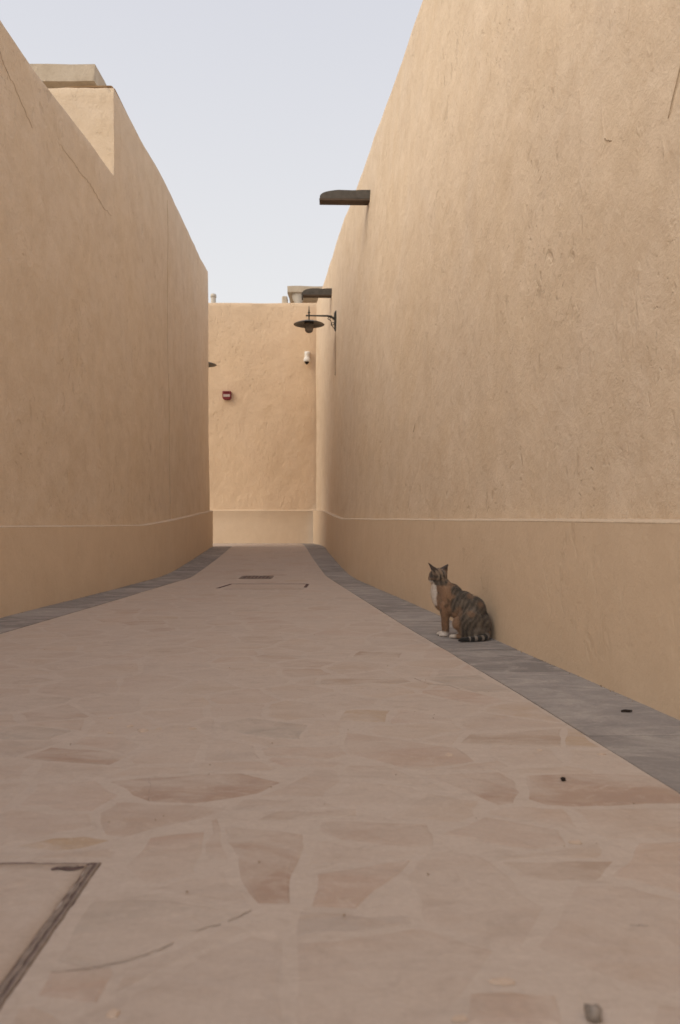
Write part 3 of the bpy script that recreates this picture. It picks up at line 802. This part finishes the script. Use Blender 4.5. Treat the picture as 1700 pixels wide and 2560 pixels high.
# ------------------------------------------------------------------ wall fittings
def spout(y, z, length, label, lip):
    root_p = right_surface(y, z); e = empty('water_spout', (root_p.x, y, z), label, 'water spout', 'wooden water spouts on the right wall')
    ang = R(4.0); dx, dy = -math.cos(ang), -math.sin(ang)*0.4       # out from the wall
    W = 0.12
    def pt(s, t, zz): return (root_p.x+dx*s-dy*t*0, y+dy*s+t, z+zz)
    # side boards
    top = [(0.0, 0.104)]+[(length*0.62*k/4, 0.101+0.004*math.sin(k*2.2)) for k in range(1, 5)]
    for k in range(1, 9):
        a = math.pi/2*k/8; top.append((length*0.62+length*0.37*math.sin(a), 0.018+0.083*math.cos(a)))
    for t in (-W/2, W/2):
        b2 = bmesh.new(); outs = []
        for tt in (t-0.013, t+0.013):
            outs.append([b2.verts.new(pt(s, tt, zz+0.006*noise.noise(Vector((s*9, tt*3, y))))) for s, zz in [(-0.06, 0.0)]+[(-0.06, 0.104)]+top+[(length*0.99, 0.0)]])
        b2.faces.new(outs[0]); b2.faces.new(outs[1][::-1]); n = len(outs[0])
        for k in range(n): b2.faces.new((outs[0][k], outs[1][k], outs[1][(k+1) % n], outs[0][(k+1) % n]))
        obj('side_board', b2, M_wood, e)
    b2 = bmesh.new()
    v0 = [pt(s, t, zz) for s in (-0.08, length) for t in (-W/2-0.016, W/2+0.016) for zz in (-0.020, -0.001)]
    b = [b2.verts.new(v) for v in v0]
    for f in ((0, 1, 3, 2), (4, 6, 7, 5), (0, 4, 5, 1), (2, 3, 7, 6), (0, 2, 6, 4), (1, 5, 7, 3)): b2.faces.new([b[i] for i in f])
    obj('bottom_board', b2, M_wood2, e)
    if lip:
        b2 = bmesh.new(); v0 = [pt(s, t, zz) for s in (length*0.965, length*1.01) for t in (-W/2-0.02, W/2+0.02) for zz in (-0.06, 0.03)]
        b = [b2.verts.new(v) for v in v0]
        for f in ((0, 1, 3, 2), (4, 6, 7, 5), (0, 4, 5, 1), (2, 3, 7, 6), (0, 2, 6, 4), (1, 5, 7, 3)): b2.faces.new([b[i] for i in f])
        obj('drip_lip', b2, M_wood, e)
    return e
spout(9.42, 4.415, 0.585, 'nearer dark wooden water spout, high on the right wall against the sky', False)
spout(13.55, 4.46, 0.50, 'farther dark wooden water spout above the bracket lamp', True)

def street_lamp(wall_p, d, label, arm=0.43, full=True):
    """wall_p: point on the wall at arm height; d: unit vector out of the wall"""
    wp = Vector(wall_p); d = Vector(d).normalized(); sdv = Vector((-d.y, d.x, 0))
    e = empty('wall_lamp', wp, label, 'lamp', 'bracket wall lamps')
    b2 = bmesh.new()
    def bx(c, hx, hy, hz2, bm_):
        vv = [c+d*(sx*hx)+sdv*(sy*hy)+Vector((0, 0, sz*hz2)) for sx in (-1, 1) for sy in (-1, 1) for sz in (-1, 1)]
        b = [bm_.verts.new(v) for v in vv]
        for f in ((0, 1, 3, 2), (4, 6, 7, 5), (0, 4, 5, 1), (2, 3, 7, 6), (0, 2, 6, 4), (1, 5, 7, 3)): bm_.faces.new([b[i] for i in f])
    # tapered wall plate
    pl = [(-0.245, 0.012), (-0.225, 0.03), (-0.10, 0.036), (0.04, 0.036), (0.065, 0.026), (0.085, 0.012)]
    prev = None
    for z, r in pl:
        ring = [b2.verts.new(wp+d*(r*0.9*cx+0.0)+sdv*(r*cy)+Vector((0, 0, z))) for cx, cy in ((-0.8, -1), (0.7, -1), (1.1, 0), (0.7, 1), (-0.8, 1))]
        if prev:
            for k in range(5): b2.faces.new((prev[k], prev[(k+1) % 5], ring[(k+1) % 5], ring[k]))
        else: b2.faces.new(ring)
        prev = ring
    b2.faces.new(prev[::-1]); obj('wall_plate', b2, M_iron, e)
    b2 = bmesh.new()
    tube(b2, [wp+d*0.0+Vector((0, 0, -0.075)), wp+d*0.045+Vector((0, 0, -0.035)), wp+d*0.08+Vector((0, 0, -0.010)), wp+d*0.14, wp+d*0.30, wp+d*(arm+0.02), wp+d*(arm+0.05)],
         [0.017, 0.018, 0.018, 0.015, 0.0115, 0.0105, 0.013], 10)
    obj('arm', b2, M_iron, e, True)
    b2 = bmesh.new()
    def spiral(c, r0, r1, a0, a1): return [wp+d*(c[0]+(r0+(r1-r0)*k/20)*math.cos(a0+(a1-a0)*k/20))+Vector((0, 0, c[1]+(r0+(r1-r0)*k/20)*math.sin(a0+(a1-a0)*k/20))) for k in range(21)]
    tube(b2, spiral((0.115, -0.038), 0.028, 0.010, math.pi*0.5, math.pi*2.6), 0.0055, 6)
    tube(b2, spiral((0.052, -0.125), 0.034, 0.012, -math.pi*0.5, math.pi*1.6), 0.0055, 6)
    tube(b2, [wp+d*0.137+Vector((0, 0, -0.045)), wp+d*0.09+Vector((0, 0, -0.07)), wp+d*0.075+Vector((0, 0, -0.11)), wp+d*0.06+Vector((0, 0, -0.165)), wp+d*0.02+Vector((0, 0, -0.21))], 0.006, 6)
    obj('scroll_bracket', b2, M_iron, e, True)
    c = wp+d*arm; b2 = bmesh.new()
    lathe(b2, [(0, 0.155), (0.005, 0.15), (0.0075, 0.09), (0.011, 0.085), (0.011, 0.07), (0.008, 0.065), (0.021, 0.05), (0.021, 0.043), (0.010, 0.035), (0.012, 0.018), (0.016, 0.01), (0.016, -0.014),
               (0.010, -0.018), (0.010, -0.085), (0, -0.085)], c, 14); obj('stem', b2, M_iron, e, True)
    c2 = c+Vector((0, 0, -0.125)); b2 = bmesh.new()
    lathe(b2, [(0, 0.050), (0.05, 0.046), (0.12, 0.031), (0.19, 0.010), (0.238, -0.010), (0.244, -0.016), (0.240, -0.018), (0.19, 0.001), (0.12, 0.021), (0.075, 0.028), (0.075, -0.012), (0, -0.012)], c2, 40)
    sh = obj('lamp_shade', b2, M_shade, e, True); sharp_by_angle(sh, 50)
    b2 = bmesh.new(); lathe(b2, [(0.066, -0.01), (0.067, -0.08), (0.063, -0.112), (0.05, -0.135), (0.025, -0.148), (0, -0.150)], c2, 28)
    obj('glass_globe', b2, M_glass, e, True)
    return e
LY = 12.62
lp_w = right_surface(LY, 3.85)
street_lamp((lp_w.x, LY, 3.875), (-1, -0.06, 0), 'dark bracket lamp with wide dish shade on the right wall')
b2 = bmesh.new(); tube(b2, [right_surface(LY, z)+Vector((-0.004, 0, 0)) for z in [3.64-0.1*k for k in range(8)]], 0.008, 6)
tag(obj('conduit', b2, M_conduit, None, True, loc=right_surface(LY, 2.6)), 'thin painted cable running down the wall below the bracket lamp', 'cable')
street_lamp((-2.497, LEFT_END-0.012, 3.615), (0, 1, 0), 'far lamp of which only the shade tip shows past the left wall', 0.40)

# alarm sounder
AX, AZ, SX = -2.27, 3.14, -0.662
al = empty('alarm_box', (AX, YEND+0.02, AZ), 'small red alarm box with pale band on the far wall', 'alarm box')
def rounded_plate(w_, h, y0, y1, cx, cz, rt, rb, bev=0.0):
    b2 = bmesh.new(); P = []
    for (sx, sz, r) in ((1, 1, rt), (-1, 1, rt), (-1, -1, rb), (1, -1, rb)):
        a0 = {(1, 1): 0, (-1, 1): 90, (-1, -1): 180, (1, -1): 270}[(sx, sz)]
        for k in range(6):
            a = R(a0+90*k/5); P.append((cx+sx*(w_/2-r)+r*math.cos(a), cz+sz*(h/2-r)+r*math.sin(a)))
    A = [b2.verts.new((x, y1, z)) for x, z in P]; B = [b2.verts.new((x, y0+bev, z)) for x, z in P]
    D = [b2.verts.new((cx+(x-cx)*(1-2*bev/w_), y0, cz+(z-cz)*(1-2*bev/h))) for x, z in P]
    n = len(P)
    for k in range(n):
        b2.faces.new((A[k], A[(k+1) % n], B[(k+1) % n], B[k])); b2.faces.new((B[k], B[(k+1) % n], D[(k+1) % n], D[k]))
    b2.faces.new(D); b2.faces.new(A[::-1]); return b2
obj('housing', rounded_plate(0.175, 0.175, YEND-0.055, YEND+0.06, AX, AZ, 0.018, 0.055, 0.012), M_red, al)
obj('pale_band', rounded_plate(0.135, 0.05, YEND-0.062, YEND-0.05, AX, AZ-0.008, 0.008, 0.012, 0.003), M_label, al)
obj('sounder_grille', rounded_plate(0.11, 0.028, YEND-0.059, YEND-0.05, AX, AZ+0.058, 0.006, 0.006, 0.002), flat('dark_red', (0.14, 0.015, 0.02), 0.5), al)

# security camera
cc = empty('security_camera', (SX, YEND+0.02, 3.87), 'white dome security camera on the far wall beneath the lamp', 'security camera')
b2 = bmesh.new(); box(b2, SX-0.052, SX+0.052, YEND-0.02, YEND+0.06, 3.90, 4.03, 0.012); obj('wall_mount', b2, M_white, cc)
b2 = bmesh.new(); lathe(b2, [(0, 0.125), (0.030, 0.12), (0.038, 0.10), (0.034, 0.07), (0.030, 0.03), (0.036, 0.0)], (SX, YEND-0.09, 3.875), 20); obj('neck', b2, M_white, cc, True)
b2 = bmesh.new(); tube(b2, [(SX, YEND+0.0, 3.985), (SX, YEND-0.09, 3.985)], 0.028, 10); obj('arm', b2, M_white, cc, True)
b2 = bmesh.new(); lathe(b2, [(0.032, 0.015), (0.052, 0.005), (0.064, -0.02), (0.066, -0.06), (0.060, -0.075), (0.05, -0.078), (0, -0.078)], (SX, YEND-0.09, 3.88), 24); obj('housing', b2, M_white, cc, True)
b2 = bmesh.new(); lathe(b2, [(0.047, -0.074), (0.046, -0.095), (0.036, -0.104), (0.018, -0.13), (0, -0.133)], (SX, YEND-0.09, 3.88), 24); obj('dome', b2, M_black, cc, True)

# ------------------------------------------------------------------ litter on the ground
b2 = bmesh.new(); tube(b2, [(0.942, 2.668, 0.0085), (0.955, 2.669, 0.0098), (0.966, 2.667, 0.0092), (0.978, 2.668, 0.009)], [0.003, 0.0045, 0.0042, 0.003], 7)
tag(obj('twig', b2, M_twig, None, True, loc=(0.96, 2.668, 0.004)), 'short dark twig lying on the grey strip by the right wall', 'twig')
tag(lumpy(0.5535, 1.976, 0.0062, 0.006, 0.005, M_twig, 'seed_pod', 21, 0.006), 'tiny dark seed on the paving near the right strip', 'seed')
tag(lumpy(0.330, 1.036, 0.010, 0.013, 0.010, M_pebble, 'pebble', 33, 0.008, rot=0.5), 'mottled pebble at the bottom edge of the picture', 'pebble')
b2 = bmesh.new(); rr = random.Random(77)
def crumb(x, y, r):
    bt = Matrix.Rotation(rr.uniform(0, 6), 3, Vector((rr.uniform(-1, 1), rr.uniform(-1, 1), 1)).normalized())
    vv = [b2.verts.new(Vector((x, y, ground_z(y)+0.004+r*0.4))+bt @ (Vector(p)*r*rr.uniform(0.6, 1.2))) for p in ((1, 0, 0), (-1, 0, 0), (0, 1, 0), (0, -1, 0), (0, 0, 0.8), (0, 0, -0.8))]
    for f in ((0, 2, 4), (2, 1, 4), (1, 3, 4), (3, 0, 4), (2, 0, 5), (1, 2, 5), (3, 1, 5), (0, 3, 5)): b2.faces.new([vv[i] for i in f])
for tabl, sg in ((RIGHT, -1), (LEFT, 1)):
    for _ in range(300):
        y = rr.uniform(1.5, 14.0); dens = noise.noise(Vector((y*1.3, sg*5, 0)))
        if dens < -0.1: continue
        crumb(sinterp(tabl, y)+sg*abs(rr.gauss(0, 0.012)), y, rr.uniform(0.0015, 0.0045))
for _ in range(130):
    y = rr.uniform(1.2, 9); crumb(rr.uniform(-0.4*y, min(0.4*y, 0.8)) if y < 3 else rr.uniform(-1.6, 0.4), y, rr.uniform(0.0012, 0.003))
tag(obj('plaster_crumbs', b2, M_crumb), 'loose plaster crumbs along the foot of the walls', 'crumbs', kind='stuff')

# ------------------------------------------------------------------ the cat
def build_cat():
    O = Vector((0.690, 4.3466, 0.0)); O.z = ground_z(O.y)+0.004
    Fv, Lv = Vector((-0.855, 0.519, 0)), Vector((-0.519, -0.855, 0))
    def Wd(f, l, z): return O+Fv*f+Lv*l+Vector((0, 0, z))
    bm = bmesh.new()
    def ell(c, r, tilt=0.0, yaw=0.0):
        """ellipsoid in cat axes; tilt raises its front, yaw turns it to the cat's left"""
        g = bmesh.ops.create_icosphere(bm, subdivisions=4, radius=1)
        M = Matrix.Rotation(yaw, 3, 'Z') @ Matrix.Rotation(-tilt, 3, 'Y')
        for v in g['verts']:
            p = M @ Vector((v.co.x*r[0], v.co.y*r[1], v.co.z*r[2])); v.co = (c[0]+p.x, c[1]+p.y, c[2]+p.z)
    def chain(pts):
        for a, b in zip(pts, pts[1:]):
            A, B = Vector(a[:3]), Vector(b[:3]); n = max(2, int((B-A).length/0.005))
            for k in range(n+1):
                t = k/n; g = bmesh.ops.create_icosphere(bm, subdivisions=2, radius=a[3]+(b[3]-a[3])*t)
                p = A.lerp(B, t)
                for v in g['verts']: v.co += p
    # trunk
    ell((-0.048, 0, 0.082), (0.088, 0.070, 0.080)); ell((-0.028, 0, 0.142), (0.082, 0.064, 0.092), R(20))
    ell((0.022, 0, 0.178), (0.085, 0.057, 0.078), R(24)); ell((0.085, 0, 0.200), (0.070, 0.050, 0.088), R(10))
    ell((0.128, 0, 0.205), (0.058, 0.043, 0.072), R(35)); ell((0.045, 0, 0.138), (0.052, 0.046, 0.042), R(15))
    for s in (-1, 1): ell((0.095, s*0.034, 0.205), (0.036, 0.022, 0.075), R(-12))
    ell((0.088, -0.024, 0.262), (0.030, 0.017, 0.030)); ell((0.088, 0.024, 0.258), (0.030, 0.017, 0.028))
    # neck and head
    chain([(0.105, 0, 0.235, 0.052), (0.135, 0, 0.278, 0.043), (0.158, 0, 0.312, 0.036)])
    chain([(0.150, 0, 0.308, 0.034), (0.172, 0, 0.285, 0.033), (0.176, 0, 0.245, 0.037), (0.160, 0, 0.200, 0.040)])
    HC = Vector((0.168, 0.0, 0.332)); yaw = R(-22); A = Vector((math.cos(yaw), math.sin(yaw), 0)); B = Vector((-math.sin(yaw), math.cos(yaw), 0))
    def H(a, b, z): q = HC+A*a+B*b; return (q.x, q.y, q.z+z)
    ell(H(0, 0, 0), (0.051, 0.048, 0.043), R(8), yaw)
    for s in (-1, 1): ell(H(0.014, s*0.027, -0.014), (0.028, 0.023, 0.023), 0, yaw)
    ell(H(0.040, 0, -0.006), (0.024, 0.019, 0.019), R(-25), yaw); ell(H(0.052, 0, -0.017), (0.019, 0.018, 0.013), 0, yaw)
    ell(H(0.045, 0, -0.027), (0.013, 0.012, 0.008), 0, yaw)
    # ears: hollow triangular shells
    def ear(s, tip):
        b0, b1, b2_ = Vector(H(0.024, s*0.014, 0.030)), Vector(H(-0.018, s*0.046, 0.000)), Vector(H(-0.018, s*0.018, 0.034))
        T = Vector(tip)
        for (p, q) in ((b0, b2_), (b2_, b1)):
            for i in range(9):
                for j in range(13):
                    u, t = i/8, j/12; c = p.lerp(q, u); r = c.lerp(T, t)
                    g = bmesh.ops.create_icosphere(bm, subdivisions=1, radius=0.0042*(1-0.35*t))
                    for v in g['verts']: v.co += r
    ear(1, H(0.016, 0.062, 0.076)); ear(-1, H(-0.014, -0.064, 0.066))
    # front legs
    for s, df in ((1, -0.012), (-1, 0.020)):
        x = 0.130+df
        chain([(0.112, s*0.034, 0.175, 0.031), (0.122+df*0.5, s*0.030, 0.125, 0.0240), (x-0.008, s*0.023, 0.075, 0.0165), (x-0.010, s*0.020, 0.028, 0.0125), (x-0.004, s*0.020, 0.014, 0.013)])
        ell((x+0.009, s*0.020, 0.0115), (0.022, 0.0155, 0.0115))
        for k in (-1, 0, 1): ell((x+0.024, s*0.020+k*0.0085, 0.0085), (0.0095, 0.0052, 0.0085))
    # hind legs
    for s in (-1, 1):
        ell((-0.035, s*0.050, 0.088), (0.076, 0.036, 0.084), R(18)); ell((0.020, s*0.062, 0.088), (0.034, 0.025, 0.040), R(40))
        chain([(-0.075, s*0.058, 0.022, 0.020), (-0.01, s*0.054, 0.018, 0.017), (0.040, s*0.048, 0.0125, 0.0125)])
        ell((0.054, s*0.047, 0.0115), (0.024, 0.0155, 0.0115))
        for k in (-1, 0, 1): ell((0.070, s*0.047+k*0.0085, 0.0085), (0.0095, 0.0052, 0.0085))
    # tail lying on the slabs
    tl = []
    for (x, y, r, z) in ((0.772, 4.300, 0.022, 0.034), (0.785, 4.268, 0.0185, 0.022), (0.765, 4.240, 0.0165, 0.0165), (0.73, 4.220, 0.0155, 0.0155), (0.682, 4.205, 0.0145, 0.0145), (0.645, 4.196, 0.0125, 0.0125), (0.627, 4.192, 0.0065, 0.010)):
        d = Vector((x-0.0, y, 0))-Vector((O.x, O.y, 0)); tl.append((d.dot(Fv), d.dot(Lv), z, r))
    chain(tl)
    me0 = bpy.data.meshes.new('cat_raw'); bm.to_mesh(me0); bm.free()
    tmp = bpy.data.objects.new('cat_raw', me0); C.objects.link(tmp)
    md = tmp.modifiers.new('r', 'REMESH'); md.mode = 'VOXEL'; md.voxel_size = 0.0035
    sm = tmp.modifiers.new('s', 'SMOOTH'); sm.factor = 0.5; sm.iterations = 5
    dg = bpy.context.evaluated_depsgraph_get(); me = bpy.data.meshes.new_from_object(tmp.evaluated_get(dg))
    bpy.data.objects.remove(tmp); bpy.data.meshes.remove(me0)
    me.name = 'cat_body'
    tail_pts = [Vector(t[:3]) for t in tl]
    DK, GB, GR, OR, WH, PK, BK, CR = (0.046, 0.040, 0.035), (0.250, 0.200, 0.150), (0.290, 0.250, 0.215), (0.330, 0.200, 0.120), (0.70, 0.65, 0.60), (0.26, 0.15, 0.125), (0.013, 0.012, 0.012), (0.27, 0.18, 0.115)
    def lp(a, b, t): t = max(0, min(1, t)); return tuple(x+(y-x)*t for x, y in zip(a, b))
    def ss(a, b, x): t = max(0, min(1, (x-a)/(b-a))); return t*t*(3-2*t)
    def nz(p, s, o=0): return noise.noise(Vector((p.x*s+o, p.y*s+o*0.7, p.z*s)))
    def fur(p, n):
        # tail: black with grey rings
        best, arc, acc = 9, 0, 0
        for a, b in zip(tail_pts, tail_pts[1:]):
            L = (b-a).length; t = max(0, min(1, (p-a).dot(b-a)/L/L)); d = (p-(a+(b-a)*t)).length
            if d < best: best, arc = d, acc+t*L
            acc += L
        if best < 0.024 and p.z < 0.042 and arc > 0.035:
            g = ss(0.0, 0.5, math.sin(arc*2*math.pi/0.040+0.6))
            if arc > 0.165: g = 0
            return lp(BK, GR, g*0.85)
        hp = p-HC; a, b, z = hp.dot(A), hp.dot(B), hp.z
        if p.z > 0.285 and p.x > 0.105:                                    # head and nape
            if z > 0.036 and abs(b) > 0.02:                                # ears
                return lp(DK, PK, 0.85 if (b > 0 and n.dot(A) > -0.25) or n.dot(A) > 0.3 else 0.12+0.2*nz(p, 90))
            c = lp(GB, DK, ss(0.0, 0.55, math.sin(b*310+nz(p, 40)*1.5+0.8)*0.6+0.3+nz(p, 50, 3)*0.5))
            c = lp(c, CR, ss(-0.2, 0.5, nz(p, 38, 11))*0.55)
            if a > 0.012: c = lp(c, OR, ss(0.012, 0.03, a)*0.8)
            if b < -0.015 and a < 0.01: c = lp(c, CR, 0.5)
            if z < -0.024 and a > -0.002+0.006*nz(p, 60): c = WH
            if a > 0.05 and z < -0.016: c = lp(OR, WH, 0.6)
            if z < -0.020 and a < -0.002 and z > -0.05: c = lp(c, DK, 0.55+0.4*nz(p, 60, 7))
            return c
        f, l = p.x, p.y
        j = 0.010*nz(p, 28, 4)
        if f > 0.088 and p.z < 0.030+j*0.6 : return WH                      # front paws
        if f > 0.028+j and p.z < 0.028 and abs(l) > 0.02 and f < 0.088: return lp(WH, CR, ss(0.052, 0.028, f))
        if f > 0.156+0.6*j and p.z > 0.170: return lp(OR, WH, ss(0.156, 0.166, f+0.6*j)) # bib
        stripes = math.sin((f*0.80+p.z*0.36)*310+nz(p, 15, 2)*4.2+nz(p, 45)*1.6)
        back = lp(lp(GB, DK, 0.25), DK, 0.85*ss(-0.65, 0.65, stripes*0.45+nz(p, 24, 9)*0.8+nz(p, 60, 6)*0.5+0.35*ss(0.16, 0.25, p.z)+0.05))
        back = lp(back, OR, ss(0.12, 0.40, nz(p, 17, 21)+0.03)*0.60)
        back = lp(back, GR, ss(0.2, 0.55, nz(p, 26, 31))*0.35)
        # orange shoulder and front leg
        edge = 0.070+0.012*nz(p, 22, 5)+(0.03*ss(0.14, 0.05, p.z))
        o = lp(OR, CR, ss(-0.1, 0.5, nz(p, 26, 13))*0.7); o = lp(o, DK, ss(0.25, 0.55, nz(p, 42, 17))*0.5)
        c = lp(back, o, ss(edge-0.006, edge+0.010, f))
        if p.z < 0.14 and f < 0.07:                                        # thigh front
            c = lp(c, OR, ss(-0.015, 0.030, f+0.5*j)*0.85)
        if p.z > 0.235 and f < 0.13 and l < -0.006: c = lp(c, BK, 0.85)     # far shoulder blade
        if f < -0.075 and p.z < 0.07: c = lp(c, GR, 0.5)
        if f > 0.105 and p.z > 0.245 and l > -0.004: c = lp(c, lp(OR, CR, 0.4), 0.6)
        return c
    for v in me.vertices: pass
    ca = me.color_attributes.new('fur_colour', 'FLOAT_COLOR', 'POINT')
    cols = []
    for i, v in enumerate(me.vertices):
        c = fur(v.co, v.normal); cols.append(c); ca.data[i].color = (*c, 1)
    root = empty('cat', O, 'calico tabby cat with white bib sitting by the right wall, looking away', 'cat')
    Mx = Matrix(((Fv.x, Lv.x, 0), (Fv.y, Lv.y, 0), (0, 0, 1)))
    t = NT('cat_fur'); at = t.n('ShaderNodeAttribute', attribute_name='fur_colour').outputs['Color']
    t.b.inputs['Sheen Weight'].default_value = 0.25; t.b.inputs['Sheen Roughness'].default_value = 0.6
    m = t.done(at, None, 0.85)
    # short coat
    rr = random.Random(3); fb = bmesh.new(); lay = fb.verts.layers.float_color.new('fur_colour')
    me.calc_loop_triangles(); tris = me.loop_triangles; wts = [tr.area for tr in tris]
    picks = rr.choices(range(len(tris)), weights=wts, k=42000)
    for ti in picks:
        tr = tris[ti]; a, b, c = [me.vertices[i] for i in tr.vertices]
        u, v = rr.random(), rr.random()
        if u+v > 1: u, v = 1-u, 1-v
        p = a.co+(b.co-a.co)*u+(c.co-a.co)*v; n = a.normal
        if p.z < 0.006: continue
        flow = Vector((-0.55, 0, -0.85)) if not (p.z > 0.285 and p.x > 0.10) else Vector((-0.9, 0, -0.3))
        if p.z < 0.04 and p.y > 0.085: flow = Vector((0.75, 0.65, 0))
        flow = (flow-n*flow.dot(n)); flow = flow.normalized() if flow.length > 1e-4 else Vector((0, 0, -1))
        L = rr.uniform(0.008, 0.016)*(0.55 if p.z > 0.30 else 1.0)*(0.5 if p.z < 0.03 else 1.0)
        d = (n*rr.uniform(0.3, 0.75)+flow+Vector((rr.uniform(-.25, .25), rr.uniform(-.25, .25), rr.uniform(-.25, .25)))).normalized()
        sd = d.cross(n); sd = sd.normalized()*0.0007 if sd.length > 1e-4 else Vector((0.0007, 0, 0))
        k = rr.uniform(0.65, 1.45); col = (*[x*k for x in cols[tr.vertices[0]]], 1)
        q = [fb.verts.new(p-sd-n*0.001), fb.verts.new(p+sd-n*0.001), fb.verts.new(p+d*L)]
        for w_ in q: w_[lay] = col
        fb.faces.new(q)
    for v in fb.verts: v.co = Mx @ v.co
    fm = bpy.data.meshes.new('fur'); fb.to_mesh(fm); fb.free(); fm.materials.append(m)
    for v in me.vertices: v.co = Mx @ v.co
    me.materials.clear(); me.materials.append(m); me.shade_smooth()
    body = bpy.data.objects.new('body', me); C.objects.link(body); body.parent = root
    fo = bpy.data.objects.new('fur', fm); C.objects.link(fo); fo.parent = body; fo['kind'] = 'stuff'
    # eyes and nose (turned away from the camera)
    M_eye = flat('cat_eye', (0.32, 0.30, 0.05), 0.1, 0, 0.1); M_nose = flat('cat_nose', (0.45, 0.20, 0.18), 0.4)
    def ball(name, c, r, m_):
        b2 = bmesh.new(); bmesh.ops.create_icosphere(b2, subdivisions=2, radius=1)
        for v in b2.verts: v.co = Mx @ (Vector(c)+Vector((v.co.x*r[0], v.co.y*r[1], v.co.z*r[2])))+O
        return obj(name, b2, m_, root, True)
    for s in (-1, 1):
        e = ball('eye', H(0.0425, s*0.0195, 0.004), (0.0075, 0.0085, 0.008), M_eye)
        ball('pupil', H(0.0475, s*0.0205, 0.004), (0.0035, 0.0022, 0.0055), M_black).parent = root
    ball('nose', H(0.0705, 0, -0.011), (0.004, 0.0055, 0.004), M_nose)
build_cat()
